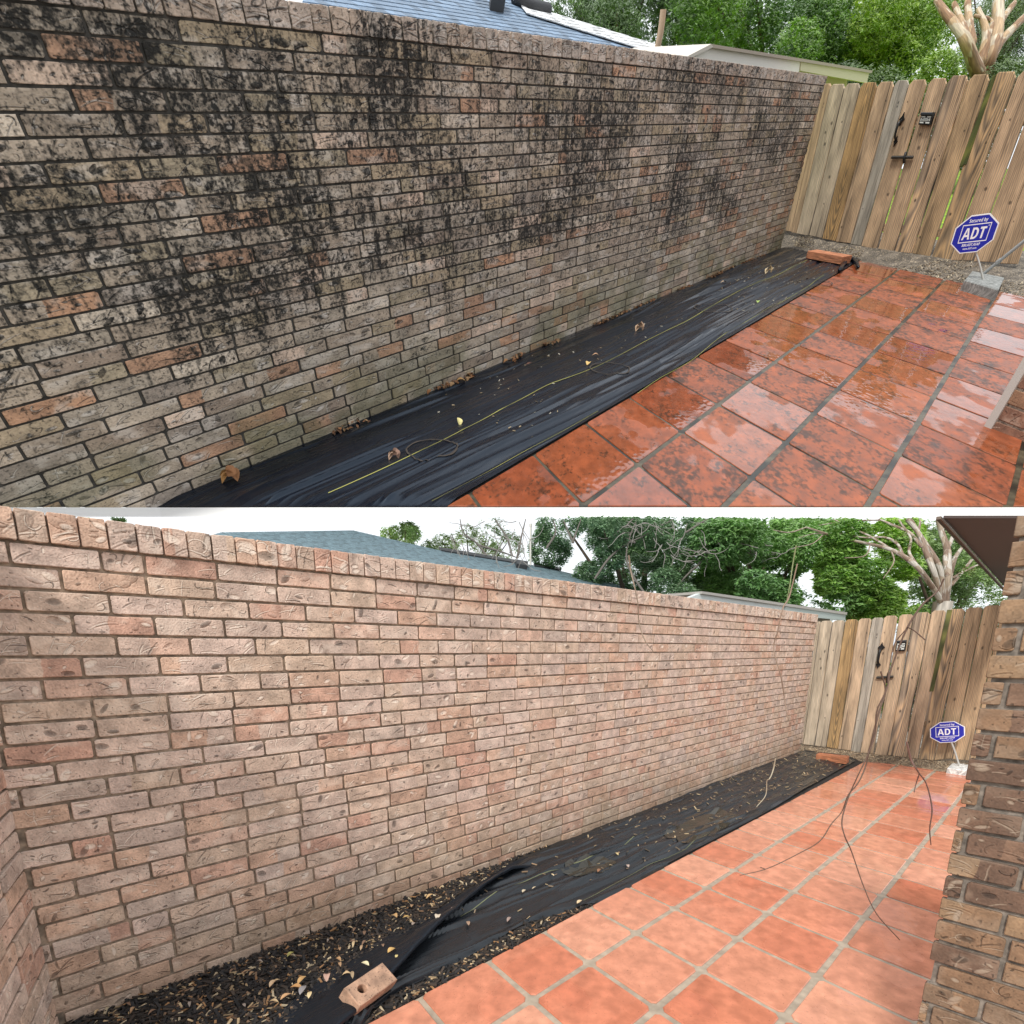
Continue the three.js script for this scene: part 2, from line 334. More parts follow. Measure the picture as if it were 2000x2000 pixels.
// ---- clean wall of the lower yard, with the return beside it
const wzB = -1.74 * hB, cornerX = 0.052 * hB;
const SB = {
  u: hB * 0.8, ax: 1, t0: -0.03 * hB, t1: 1.33 * hB, joint: 0.0068 * hB, proud: 0.0085 * hB, bev: 0.0016 * hB, bump: 0.0075 * hB, splitP: 0.22, wash: 0.34, rough: 0.88,
  mortar: [146, 129, 112], pale: [230, 213, 196],
  tone(b) {
    const k = rnd(), low = b.coping ? 0 : sstep(0.75, 0.15, b.t0 / hB);
    if (k < 0.50 - 0.30 * low) return pick([[205, 180, 163], [202, 178, 162], [207, 183, 168], [204, 179, 160]]);
    if (k < 0.66 - 0.14 * low) return pick([[204, 178, 158], [201, 176, 155]]);
    if (k < 0.84) return pick([[205, 172, 149], [202, 167, 144], [207, 174, 154]]);
    if (k < 0.92) return pick([[201, 162, 141], [198, 159, 138], [198, 158, 138]]);
    return pick([[193, 172, 157], [190, 169, 155]]);
  },
  stain(x, t) {                 // a little earth splashed up at the foot
    const a = x / hB, b = t / hB, k = sstep(0.30, 0.02, b + 0.22 * (fbm(a * 5, b * 9, 3) - 0.5)) * (0.25 + 0.5 * fbm(a * 60, b * 60, 3));
    return [k * 0.62, 112, 88, 62];
  },
};
{
  const x1 = 5.70 * hB, rects = layBricks({ x0: cornerX, x1, foot: 0, course: 0.0507 * hB, pitch: 0.170 * hB, joint: SB.joint, copeFrom: 1.2355 * hB, copeTo: 1.305 * hB, copePitch: 0.0586 * hB, shift: 0.02 });
  brickMarks(rects, SB);
  const w = thing(B, 'brick_wall', 'clean pinkish brick wall in the lower yard, beside the folded black fabric and mulch', 'wall', V3(3 * hB, 0, wzB));
  const at = (x, t, c) => V3(x, t, wzB + c);
  buildWall(B, w, rects, SB, at, [{ x0: 0, x1: 1.88 * hB, to: 1.75 * hB, W: 2048, H: 1400 }, { x0: 1.62 * hB, x1: x1 + 0.02, W: 2048, H: 1024 }], []);
  const mb = new MB(); prism(mb, [[cornerX - 0.1, -0.03], [x1 - 0.003, -0.03], [x1 - 0.003, 1.3 * hB], [cornerX - 0.1, 1.3 * hB]], at, 0, -0.1 * hB, 0, (a, b) => [a * 2, b * 2]);
  part('mortar', mb.geo(), std({ map: mortarTex(146, 129, 112), roughness: 0.95 }), w);
}
function sidePiece(name, label, base, x0, x1, foot, top, at, f, S, W, H, coreDepth, clips = [], shift = 0) {
  const rects = layBricks({ x0, x1, foot, course: S.course, pitch: S.pitch, joint: S.joint, copeFrom: top, shift }); brickMarks(rects, S);
  const w = thing(f, name, label, name.includes('pillar') ? 'pillar' : 'wall', base);
  buildWall(f, w, rects, S, at, [{ x0, x1, W, H }], clips);
  let core = [[x0 + S.proud, foot], [x1, foot], [x1, top], [x0 + S.proud, top]]; for (const c of clips) core = clipPoly(core, ...c);
  const mb = new MB(); prism(mb, core, at, 0, -coreDepth, 0, (a, b) => [a * 2 / S.u, b * 2 / S.u]);
  part('mortar', mb.geo(), std({ map: mortarTex(...S.mortar), roughness: 0.95 }), w);
}
{ // return wall at the lower left: faces along +x
  const S = { ...SB, course: 0.0507 * hB, pitch: 0.170 * hB, stain: null };
  sidePiece('brick_return_wall', 'short stretch of brick wall meeting the clean wall at the lower left corner', V3(cornerX, 0, -1.5 * hB), wzB + 0.008 * hB, -1.22 * hB, 0, 1.29 * hB,
    (a, t, c) => V3(cornerX - 0.28 * (a - wzB) + c, t, a), B, { ...S, t0: -0.02 * hB, t1: 1.32 * hB }, 512, 1024, 0.1 * hB);
}
{ // near pillar at the right of the lower yard: faces along -x
  const X = 1.43 * hB;
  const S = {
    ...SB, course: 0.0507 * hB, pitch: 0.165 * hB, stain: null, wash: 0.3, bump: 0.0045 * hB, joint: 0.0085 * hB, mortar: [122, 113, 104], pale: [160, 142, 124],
    tone: () => pick([[138, 109, 84], [130, 102, 79], [124, 97, 79], [142, 115, 89], [114, 87, 70], [124, 101, 81], [108, 84, 69]]),  // darker brick tones put the shade under the eave into the colour
  };
  const rowN = B.xz(1500, BAND, X), rowM = B.xz(2000, BAND, X); let nx = -(rowM.y - rowN.y), ny = rowM.z - rowN.z;   // cut along the terrace edge above
  if (ny > 0) { nx = -nx; ny = -ny; }
  sidePiece('brick_pillar', 'brown brick pillar with shade painted into its bricks at the right edge of the lower yard', V3(X, 0, 0.1 * hB), -0.118 * hB, 0.46 * hB, 0, 1.55 * hB,
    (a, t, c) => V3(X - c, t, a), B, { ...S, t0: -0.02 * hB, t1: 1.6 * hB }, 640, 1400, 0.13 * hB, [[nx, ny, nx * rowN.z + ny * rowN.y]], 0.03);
}
{ // foot of the pillar at the right of the upper terrace, parallel to the cross joints
  const c0 = T.g(1934, 838), dir = V3(-0.584, 0, 0.812), nrm = V3(-0.812, 0, -0.584);
  const S = {
    ...SB, u: hT * 0.73, course: 0.066 * hT, pitch: 0.3 * hT, joint: 0.011 * hT, proud: 0.006 * hT, bev: 0.002 * hT, bump: 0.006 * hT, stain: null, mortar: [150, 140, 128], t0: -0.02 * hT, t1: 1.3 * hT,
    tone: () => pick([[150, 116, 92], [160, 128, 100], [138, 102, 84], [150, 128, 104]]),
  };
  sidePiece('brick_pillar', 'foot of a tan brick pillar with a pale sealed edge, at the right of the upper terrace', c0, 0, 0.7 * hT, 0, 0.9 * hT,
    (a, t, c) => c0.clone().addScaledVector(dir, a).addScaledVector(nrm, c).add(V3(0, t, 0)), T, S, 512, 512, 0.3 * hT);
  const p = scene.children[scene.children.length - 1];
  const mb = new MB(), e = 0.014 * hT; prism(mb, [[-0.03 * hT, -0.02 * hT], [0.012 * hT, -0.02 * hT], [0.012 * hT, 0.9 * hT], [-0.03 * hT, 0.9 * hT]], (a, t, c) => c0.clone().addScaledVector(dir, a).addScaledVector(nrm, c).add(V3(0, t, 0)), e, -0.3 * hT, 0.004, (a, b) => [a, b]);
  part('sealed_edge', mb.geo(), std({ color: lin(0.5, 0.48, 0.45), roughness: 0.8 }), [p, c0]);
}

// ---------------------------------------------------------------- ground, terrace slab, tiles
const gridGeo = (nu, nv, fn, uvf) => {          // fn(s, t) -> point, smooth-shaded sheet facing up
  const p = [], uv = [], ix = [];
  for (let j = 0; j <= nv; j++) for (let i = 0; i <= nu; i++) { const q = fn(i / nu, j / nv); p.push(q.x, q.y, q.z); uv.push(...(uvf ? uvf(q) : [q.x, q.z])); }
  for (let j = 0; j < nv; j++) for (let i = 0; i < nu; i++) { const a = j * (nu + 1) + i, b = a + 1, c = a + nu + 1, d = c + 1; ix.push(a, c, b, b, c, d); }
  let g = new THREE.BufferGeometry(); g.setAttribute('position', new THREE.Float32BufferAttribute(p, 3)); g.setAttribute('uv', new THREE.Float32BufferAttribute(uv, 2)); g.setIndex(ix); g.computeVertexNormals();
  if (g.attributes.normal.getY(Math.floor((nu + 1) * (nv + 1) / 2)) < 0) { for (let i = 0; i < ix.length; i += 3) { const t = ix[i]; ix[i] = ix[i + 1]; ix[i + 1] = t; } g.setIndex(ix); g.computeVertexNormals(); }
  return g;
};
const edgeX = z => (edgeN[2] - edgeN[1] * z) / edgeN[0];        // x of the terrace's near edge at z
const grassTex = paint(512, 512, (u, v, o) => { const k = 0.6 + 0.8 * fbm(u * 60, v * 60, 4), m = fbm(u * 8, v * 8, 3); o[0] = (78 + 50 * m) * k; o[1] = (104 + 26 * m) * k; o[2] = 42 * k; });
const soilTex = (r, g, b, s) => paint(512, 512, (u, v, o) => { const k = 0.45 + 0.6 * fbm(u * 16, v * 16, 3) + 0.6 * (vnoise(u * 190, v * 190) - 0.35), l = vnoise(u * 120 + 5, v * 120) > 0.80 ? s : 0; o[0] = r * k + 70 * l; o[1] = g * k + 62 * l; o[2] = b * k + 48 * l; });
{
  const g = new THREE.PlaneGeometry(240, 240); g.rotateX(-Math.PI / 2); const uv = g.attributes.uv; for (let i = 0; i < uv.count; i++) uv.setXY(i, uv.getX(i) * 60, uv.getY(i) * 60);
  g.translate(0, -0.05, 0); struct(B, 'ground', g, std({ map: mortarTex(168, 160, 148), roughness: 1 }), V3(0, 0, 0));
  // terrace slab
  const P2 = (q) => [q.x, q.z], back = 22 * hT, wide = 16 * hT;
  const dx = (nearB.x - nearA.x), dz = nearB.z - nearA.z, l = Math.hypot(dx, dz), ex = dx / l, ez = dz / l;
  const a = [nearA.x - ex * 1.0, nearA.z - ez * 1.0], b = [nearB.x + ex * 1.0, nearB.z + ez * 1.0];
  const slabBot = (() => { let lo = -0.2 * hT, hi = 0; const mid = V3((nearA.x + nearB.x) / 2, 0, (nearA.z + nearB.z) / 2); for (let i = 0; i < 40; i++) { const m = (lo + hi) / 2; if (T.px(V3(mid.x, m, mid.z))[1] > BAND) lo = m; else hi = m; } return hi; })();
  const poly = [a, b, [b[0] + edgeN[0] * back + ex * wide, b[1] + edgeN[1] * back + ez * wide], [a[0] + edgeN[0] * back - ex * wide, a[1] + edgeN[1] * back - ez * wide]];
  const white = std({ color: lin(0.84, 0.84, 0.83), roughness: 0.85 });
  const mb = new MB(); prism(mb, poly, (x, z, y) => V3(x, y, z), -0.004 * hT, slabBot, 0, (x, z) => [x, z]);
  const mid = V3((nearA.x + nearB.x) / 2, 0, (nearA.z + nearB.z) / 2);
  const slab = struct(T, 'terrace_slab', mb.geo(), white, mid, 'added concrete slab with tilted white edge carrying the upper yard');
  const kerb = (P1, n, f0) => { const m = new MB(); for (let i = 0; i < n; i++) { const xs = [lerp(P1[0], P1[1], i / n), lerp(P1[0], P1[1], (i + 1) / n)], s = xs.map(x => { const a = f0(x), r = T.ray(x, BAND), d = (T.px(a)[2] - 0.1 * hT) / FL, b = r.multiplyScalar(d).add(V3(0, hT, 0)), c = T.ray(x, BAND - 0.7).multiplyScalar(T.px(a)[2] / FL).add(V3(0, hT, 0)); return [a, b, c]; }); const [A, D] = s; m.quad(A[0], A[1], D[1], D[0]); m.quad(A[1], A[2], D[2], D[1]); m.quad(A[2], A[0], D[0], D[2]); } return m.geo(); };
  const gEdge = x => T.g(x, CUT, -0.002 * hT), wEdge = x => T.wz(x, CUT + 0.6, wzT + 0.01 * hT);
  part('added_white_kerb', kerb([300, 2040], 2, gEdge), white, slab); part('added_white_kerb', kerb([-40, 320], 1, wEdge), white, slab);  // added sloping kerb, tilted up to catch sky and sun and stay white
  // ground of the terrace behind wall and gate
  const back0 = poly.map(p => p.slice());
  const gm = new MB(); prism(gm, clipPoly(back0, edgeN[0], edgeN[1], edgeN[2] + 0.05), (x, z, y) => V3(x, y, z), -0.0012 * hT, -0.003 * hT, 0, (x, z) => [x / 9, z / 9]);
  struct(T, 'lawn', gm.geo(), std({ map: grassTex, color: lin(1.3, 1.6, 0.55), roughness: 1 }), mid);
}
{ const z0 = wzT - 0.02 * hT, z1 = -1.46 * hT, gm = new MB(); prism(gm, clipPoly([[0, z0], [8.95 * hT, z0], [8.95 * hT, z1], [0, z1]], edgeN[0], edgeN[1], edgeN[2]), (x, z, y) => V3(x, y, z), 0.0008 * hT, -0.003 * hT, 0, (x, z) => [x / hT, z / hT]); struct(T, 'planting_bed', gm.geo(), std({ map: soilTex(40, 36, 33, 0.2), roughness: 1 }), T.g(1000, 800), 'dark earth bed under the flat fabric'); }
function clampPolys(poly, cl) { for (const c of cl) poly = clipPoly(poly, ...c); return poly; }
function tileAtlas(fn) {                             // 4 x 4 tile faces: colour and roughness
  const W = 1536, c = new Uint8Array(W * W * 4), r = new Uint8Array(W * W * 4), o = [0, 0, 0, 0];
  for (let y = 0; y < W; y++) for (let x = 0; x < W; x++) {
    const q = W / 4, k = Math.floor(y / q) * 4 + Math.floor(x / q), u = (x % q) / q, v = (y % q) / q, i = (y * W + x) * 4; fn(u, v, k, o);
    c[i] = clamp(o[0], 0, 255); c[i + 1] = clamp(o[1], 0, 255); c[i + 2] = clamp(o[2], 0, 255); c[i + 3] = 255; r[i] = 0; r[i + 1] = clamp(o[3]) * 255; r[i + 2] = 0; r[i + 3] = 255;
  }
  return [dtex(W, W, c, true), dtex(W, W, r, false)];
}
const rippleTex = paint(512, 512, (u, v, o) => { const k = 110 + 90 * (fbm(u * 10, v * 10, 3) - 0.5) + 60 * (vnoise(u * 90, v * 90) - 0.5); o[0] = o[1] = o[2] = k; }, false);
function patio(f, label, h, zl, x0, slope, step, kA, kB, jz, jx, mat, groutMat, clips, rowPhase) {
  const base = V3(x0, 0, zl[1]);
  const top = 0.006 * h, out = [];
  let zA = zl[0], zB = zl[zl.length - 1]; const xf = z => x0 - slope * (z - zl[1]);
  let gp = [[xf(zA) + step * kA, zA], [xf(zA) + step * kB, zA], [xf(zB) + step * kB, zB], [xf(zB) + step * kA, zB]]; gp = clampPolys(gp, clips);
  const gm = new MB(); prism(gm, gp, (x, z, y) => V3(x, y, z), 0.0022 * h, -0.003 * h, 0, (x, z) => [x / h, z / h]);
  const floor = struct(f, 'tile_patio', gm.geo(), groutMat, base, label);
  let n = 0;
  for (let j = 0; j < zl.length - 1; j++) for (let k = kA; k < kB; k++) {
    const jit = () => rr(-0.0018, 0.0018) * h, za = zl[j] + (j ? jz / 2 : 0), zb = zl[j + 1] - jz / 2, xa = k * step + jx / 2, xb = (k + 1) * step - jx / 2, r = 0.012 * h;
    const P = [[xf(za) + xa, za], [xf(za) + xb, za], [xf(zb) + xb, zb], [xf(zb) + xa, zb]].map(p => [p[0] + jit(), p[1] + jit()]);
    let poly = []; for (let i = 0; i < 4; i++) { const a = P[(i + 3) % 4], b = P[i], c = P[(i + 1) % 4], la = Math.hypot(a[0] - b[0], a[1] - b[1]), lc = Math.hypot(c[0] - b[0], c[1] - b[1]); poly.push([b[0] + (a[0] - b[0]) / la * r, b[1] + (a[1] - b[1]) / la * r], [b[0] + (c[0] - b[0]) / lc * r, b[1] + (c[1] - b[1]) / lc * r]); }
    poly = clampPolys(poly, clips); if (poly.length < 3 || Math.abs(area2(poly)) < 1e-4 * h * h) continue;
    const c = f.px(V3(xf((za + zb) / 2) + (xa + xb) / 2, 0, (za + zb) / 2)); if (c[2] < 0.1 || c[0] < -150 || c[0] > 2150 || c[1] > 2300) continue;
    const v = Math.floor(rnd() * 16), fu = rnd() < 0.5, fv = rnd() < 0.5, sw = rnd() < 0.5, tx = rr(-0.0022, 0.0022), tz = rr(-0.0022, 0.0022), cx = xf(za) + xa, tp = top + rr(-0.0006, 0.0008) * h;
    const uv = (x, z) => { let b = clamp((z - za) / (zb - za), 0.01, 0.99), a = clamp((x - xf(z) - xa) / (xb - xa), 0.01, 0.99); if (fu) a = 1 - a; if (fv) b = 1 - b; if (sw) [a, b] = [b, a]; return [(v % 4 + a) / 4, (Math.floor(v / 4) + b) / 4]; };
    const mb = new MB(); prism(mb, poly, (x, z, y) => V3(x, y + (y > 0 ? (x - cx) * tx + (z - za) * tz : 0), z), tp, 0.001 * h, 0.0022 * h, uv);
    part('tile', mb.geo(), mat, floor); n++;
  }
  return floor;
}
{ // upper terrace: dark wet red tiles
  const [m, r] = tileAtlas((u, v, k, o) => {
    const s = k * 13.7, big = fbm(u * 2.2 + s, v * 2.2 + s, 4), mid = fbm(u * 9 + s, v * 9 - s, 4), fine = vnoise(u * 150 + s, v * 150), kk = 0.78 + 0.42 * mid;
    const hue = vnoise(k * 3.3, 2.2), t = [lerp(130, 156, hue), lerp(66, 88, hue), lerp(42, 55, hue)];
    const dirt = sstep(0.56, 0.86, 0.55 * fbm(u * 5 - s, v * 5, 5) + 0.5 * fbm(u * 26 + s, v * 26, 3) + (k % 3 === 0 ? 0.12 : 0.01)) * 0.68;
    o[0] = lerp(t[0] * kk, 44, dirt); o[1] = lerp(t[1] * kk, 32, dirt); o[2] = lerp(t[2] * kk, 26, dirt);
    if (fine > 0.93) { o[0] *= 0.7; o[1] *= 0.7; o[2] *= 0.7; }
    const wet = sstep(0.42, 0.54, big + 0.08 * (mid - 0.5) + (k % 3 === 0 ? -0.2 : 0.06));
    o[3] = lerp(0.40 + 0.2 * mid, 0.06, wet);
  });
  const mat = std({ map: m, roughnessMap: r, roughness: 1, bumpMap: rippleTex, bumpScale: 0.0022 * hT });
  const z = [-1.49, -1.043, -0.577, -0.105, 0.365, 0.83, 1.3].map(v => v * hT), far = z0 => (8.80 - 0.72 * (z0 / hT + 1.5)) * hT;
  const fn = [-1, -0.72], fl = Math.hypot(...fn);
  const gT = std({ map: paint(512, 512, (u, v, o) => { const k = 0.6 + 0.6 * fbm(u * 30, v * 30, 4), d = sstep(0.5, 0.62, fbm(u * 5, v * 5, 4)); o[0] = lerp(84, 36, d) * k; o[1] = lerp(78, 36, d) * k; o[2] = lerp(62, 28, d) * k; }), roughness: 0.4 });
  patio(T, 'wet dark red terracotta tile floor of the upper yard', hT, z, 3.982 * hT, 0.72, 0.487 * hT, -7, 11, 0.026 * hT, 0.02 * hT, mat, gT, [[edgeN[0], edgeN[1], edgeN[2]], [fn[0] / fl, fn[1] / fl, -(far(0)) / fl]]);
}
{ // lower yard: clean orange tiles, sky reflection painted pale on wet patches
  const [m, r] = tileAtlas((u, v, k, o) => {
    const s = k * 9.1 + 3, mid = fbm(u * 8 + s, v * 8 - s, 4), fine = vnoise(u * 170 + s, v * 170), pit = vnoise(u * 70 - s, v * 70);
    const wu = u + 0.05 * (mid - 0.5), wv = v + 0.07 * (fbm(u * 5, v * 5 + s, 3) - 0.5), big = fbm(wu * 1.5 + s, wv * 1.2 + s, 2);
    const edge = Math.min(u, v, 1 - u, 1 - v), dry = sstep(0.40, 0.58, big - 0.10 * sstep(0.02, 0.3, edge) + [0.16, -0.04, 0.07, -0.14, 0.02, 0.22][k % 6] + 0.04);  // mask of the glossy wet patches that carry painted sky reflection
    const hue = [0.1, 0.75, 0.4, 1, 0.25, 0.6, 0.9, 0.5, 0, 0.8, 0.35, 0.65, 0.2, 0.95, 0.45, 0.7][k], wet = [lerp(188, 206, hue), lerp(110, 146, hue), lerp(82, 120, hue)], skyTint = [lerp(192, 208, hue), lerp(119, 150, hue), lerp(92, 124, hue)], kk = 0.86 + 0.28 * mid;  // plain terracotta, and a paler copy with sky reflection painted in
    for (let c = 0; c < 3; c++) o[c] = lerp(wet[c], skyTint[c], dry * (0.78 + 0.3 * (mid - 0.3))) * kk;
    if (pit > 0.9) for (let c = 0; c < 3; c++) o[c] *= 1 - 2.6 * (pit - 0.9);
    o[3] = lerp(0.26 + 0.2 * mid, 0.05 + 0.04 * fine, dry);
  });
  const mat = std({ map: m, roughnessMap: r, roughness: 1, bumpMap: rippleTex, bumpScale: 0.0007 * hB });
  const z = [-1.205, -0.96, -0.683, -0.407, -0.13, 0.147, 0.424, 0.70].map(v => v * hB);
  const gB = std({ map: paint(512, 512, (u, v, o) => { const k = 0.82 + 0.32 * fbm(u * 44, v * 44, 4); o[0] = 166 * k; o[1] = 152 * k; o[2] = 134 * k; }), roughness: 0.7 });
  patio(B, 'clean orange terracotta tile floor of the lower yard with wet patches and painted sky reflection', hB, z, 1.876 * hB, 0.2, 0.2755 * hB, -7, 16, 0.021 * hB, 0.019 * hB, mat, gB, [[-1, 0, -5.80 * hB]]);
}

// ---------------------------------------------------------------- fabric, soil, mulch
const weave = paint(256, 256, (u, v, o) => { const k = 128 + 60 * Math.sin(u * 6.2832 * 32) * Math.sin(v * 6.2832 * 32) + 60 * (vnoise(u * 128, v * 128) - 0.5); o[0] = o[1] = o[2] = k; }, false);
const dampTex = paint(512, 512, (u, v, o) => { const s = 0.5 * fbm(u * 3, v * 34, 3) + 0.5 * fbm(u * 9 + 5, v * 90, 3), k = sstep(0.42, 0.60, s); o[0] = 0; o[1] = 255 * lerp(0.20, 0.46, k); o[2] = 0; }, false);
const fabricMat = (c, h, rough, spec = 0.8, sc = [0.62, 0.80, 1]) => { const t = dampTex.clone(); t.repeat.set(0.055, 0.11); t.needsUpdate = true; return phys({ color: c, roughness: rough, roughnessMap: t, specularIntensity: spec, specularColor: new THREE.Color(...sc), sheen: 0.2, sheenRoughness: 0.35, sheenColor: new THREE.Color().setRGB(0.10, 0.17, 0.30), bumpMap: weave, bumpScale: 0.00025 * h, side: THREE.DoubleSide }); };
const ribbon = (pts, w, yf, up = 0.0015) => {   // a thin stripe lying on a height field
  const mb = new MB(); const c = new THREE.CatmullRomCurve3(pts), n = 90; let pa, pb;
  for (let i = 0; i <= n; i++) { const p = c.getPoint(i / n), t = c.getTangent(i / n), s = V3(-t.z, 0, t.x).normalize().multiplyScalar(w / 2), a = p.clone().add(s), b = p.clone().sub(s); a.y = yf(a.x, a.z) + up; b.y = yf(b.x, b.z) + up; if (i) mb.quad(pa, a, b, pb); pa = a; pb = b; }
  return mb.geo();
};
const ridge = (x, y) => { const n = 1 - Math.abs(2 * vnoise(x, y) - 1); return n * n; };
const fabT = (x, z) => {
  const a = x / hT, c = z / hT + 0.035 * Math.sin(a * 1.3) - 0.02 * a, v = (z / hT + 2.45) / 0.96, e = sstep(0, 0.06, v) * sstep(1, 0.94, v);
  const w = 0.50 * ridge(a * 0.5 + 3, c * 9 + 40) + 0.42 * ridge(a * 0.7 + 9, c * 15 + 11) + 0.30 * ridge(a * 1.1, c * 26) + 0.3 * vnoise(a * 1.2, c * 5);
  const calm = 0.30 + 0.70 * sstep(0.35, 0.6, fbm(a * 0.7 + 5, c * 4, 2));
  return hT * (0.013 + e * calm * Math.max(-0.010, 0.034 * (w - 0.68)));
};
{
  const z0 = wzT + 0.004 * hT, z1 = -1.494 * hT;
  const g = gridGeo(260, 260, (s, t) => { const z = lerp(z0, z1, t), xa = edgeX(z), xb = 8.86 * hT - 0.3 * (z - z1) ; const x = lerp(xa, xb, s ** 1.25), k = sstep(0, 0.03, s); return V3(x, lerp(0.002 * hT, fabT(x, z), k), z); }, q => [q.x / hT * 9, q.z / hT * 9]);
  const b = T.g(1000, 800); const t = thing(T, 'landscape_fabric', 'creased black landscape fabric with yellow lines laid flat along the stained wall', 'fabric', b);
  part('fabric_sheet', g, fabricMat(lin(0.004, 0.006, 0.012), hT, 1, 1), t);
  const r5 = p => T.g(650 + p[0] / 2.76, 480 + p[1] / 2.76), r6 = p => T.g(1300 + p[0] / 2.76, 480 + p[1] / 2.76);
  const yel = std({ color: lin(0.34, 0.33, 0.09), roughness: 0.7 });
  part('yellow_line', ribbon([[-20, 1352], [390, 1165], [640, 1042], [1000, 850], [1180, 762], [1450, 655], [1700, 520], [1900, 420]].map(r5).concat([[150, 395], [400, 250], [560, 185], [760, 90]].map(r6)), 0.0038 * hT, fabT, 0.002 * hT), yel, t);
  part('yellow_line', ribbon([[535, 1392], [800, 1245], [1050, 1105], [1280, 985], [1430, 900]].map(r5), 0.0028 * hT, fabT, 0.002 * hT), yel, t);
  part('yellow_line', ribbon([[1640, 812], [1760, 730], [1920, 640]].map(r5).concat([[300, 500], [480, 385], [690, 270], [850, 170]].map(r6)), 0.0028 * hT, fabT, 0.002 * hT), yel, t);
  // round cut-outs left from plants
  const ring = (cx, cy, rx) => { const c = T.g(cx, cy), e = T.g(cx + rx, cy), R = e.distanceTo(c), mb = new MB(), n = 56; let p0; for (let i = 0; i <= n; i++) { const an = i / n * 6.2832, P = k => { const x = c.x + Math.cos(an) * R * k * (1 + 0.03 * Math.sin(3 * an)), z = c.z + Math.sin(an) * R * k; return V3(x, fabT(x, z) + 0.004 * hT, z); }, a = P(1.02 + 0.03 * rnd()), b2 = P(0.975 - 0.02 * rnd()); if (i) mb.quad(p0[0], a, b2, p0[1]); p0 = [a, b2]; } return mb.geo(); };
  const rim = std({ color: lin(0.045, 0.036, 0.030), roughness: 0.95, side: THREE.DoubleSide });
  part('cut_circle', ring(845, 884, 50), rim, t); part('cut_circle', ring(1190, 726, 38), rim, t); part('cut_circle', ring(1392, 606, 36), rim, t); part('cut_circle', ring(1590, 556, 32), rim, t);
  part('bunched_end', ribbonTube([[1640, 528], [1652, 512], [1664, 506], [1672, 512], [1676, 522]].map(p => T.g(p[0], p[1], 0.03 * hT)), 0.020 * hT, 0.016 * hT), fabricMat(lin(0.006, 0.008, 0.012), hT, 1), t);
}
function ribbonTube(pts, r0, r1, seg = 24, rad = 7) { return limb(pts, r0, r1, seg, rad); }
function limb(pts, r0, r1, seg = 14, rad = 8, knob = 0) {           // a tapered, slightly uneven tube
  const c = new THREE.CatmullRomCurve3(pts), P = [], N = [], U = [], I = []; let n = V3(0.3, 0.2, 1).normalize(), len = c.getLength();
  for (let i = 0; i <= seg; i++) {
    const t = i / seg, p = c.getPoint(t), d = c.getTangent(t), b = new THREE.Vector3().crossVectors(d, n).normalize(); n = new THREE.Vector3().crossVectors(b, d).normalize();
    const r = lerp(r0, r1, t) * (1 + knob * (vnoise(t * 9 + r0 * 700, 3.3) - 0.5));
    for (let k = 0; k <= rad; k++) { const a = k / rad * 6.2832, v = n.clone().multiplyScalar(Math.cos(a)).addScaledVector(b, Math.sin(a)); P.push(p.x + v.x * r, p.y + v.y * r, p.z + v.z * r); N.push(v.x, v.y, v.z); U.push(k / rad, t * len / (r0 * 16)); }
    if (i) for (let k = 0; k < rad; k++) { const q = (i - 1) * (rad + 1) + k; I.push(q, q + 1, q + rad + 1, q + 1, q + rad + 2, q + rad + 1); }
  }
  const cp = P.length / 3, e = c.getPoint(1), d = c.getTangent(1); P.push(e.x, e.y, e.z); N.push(d.x, d.y, d.z); U.push(0.5, len / (r0 * 16));
  for (let k = 0; k < rad; k++) I.push(seg * (rad + 1) + k, seg * (rad + 1) + k + 1, cp);
  const s0 = c.getPoint(0), d0 = c.getTangent(0).negate(); P.push(s0.x + d0.x * r0 * 0.6, s0.y + d0.y * r0 * 0.6, s0.z + d0.z * r0 * 0.6); N.push(d0.x, d0.y, d0.z); U.push(0.5, 0);
  for (let k = 0; k < rad; k++) I.push(k + 1, k, cp + 1);
  const g = new THREE.BufferGeometry(); g.setAttribute('position', new THREE.Float32BufferAttribute(P, 3)); g.setAttribute('normal', new THREE.Float32BufferAttribute(N, 3)); g.setAttribute('uv', new THREE.Float32BufferAttribute(U, 2)); g.setIndex(I); return g;
}
const unindex = g => g.index ? g.toNonIndexed() : g;
const merged = gs => mergeGeometries(gs.map(unindex));

// gates stand on these planes (point on the ground, direction along the boards, normal towards the yard)
const gateT = { p: V3(9.35 * hT, 0, -1.9 * hT), d: V3(-0.63, 0, 1.4).normalize() }; gateT.n = V3(-gateT.d.z, 0, gateT.d.x);
const gateB = { p: V3(6.0 * hB, 0, -1.2 * hB), d: V3(0, 0, 1), n: V3(-1, 0, 0) };
const soilY = { T: (x, z) => { const gx = gateT.p.x - 0.45 * (z - gateT.p.z), tx = (8.8 - 0.72 * (z / hT + 1.5)) * hT, k = clamp((x - tx) / Math.max(0.2, gx - tx), 0, 1.3); return hT * (0.004 + 0.075 * k + 0.012 * k * (fbm(x / hT * 4, z / hT * 4, 3) - 0.5)); },
  B: (x, z) => hB * (0.004 + 0.05 * sstep(5.75, 6.05, x / hB) + 0.01 * (fbm(x / hB * 6, z / hB * 6, 3) - 0.5)) };
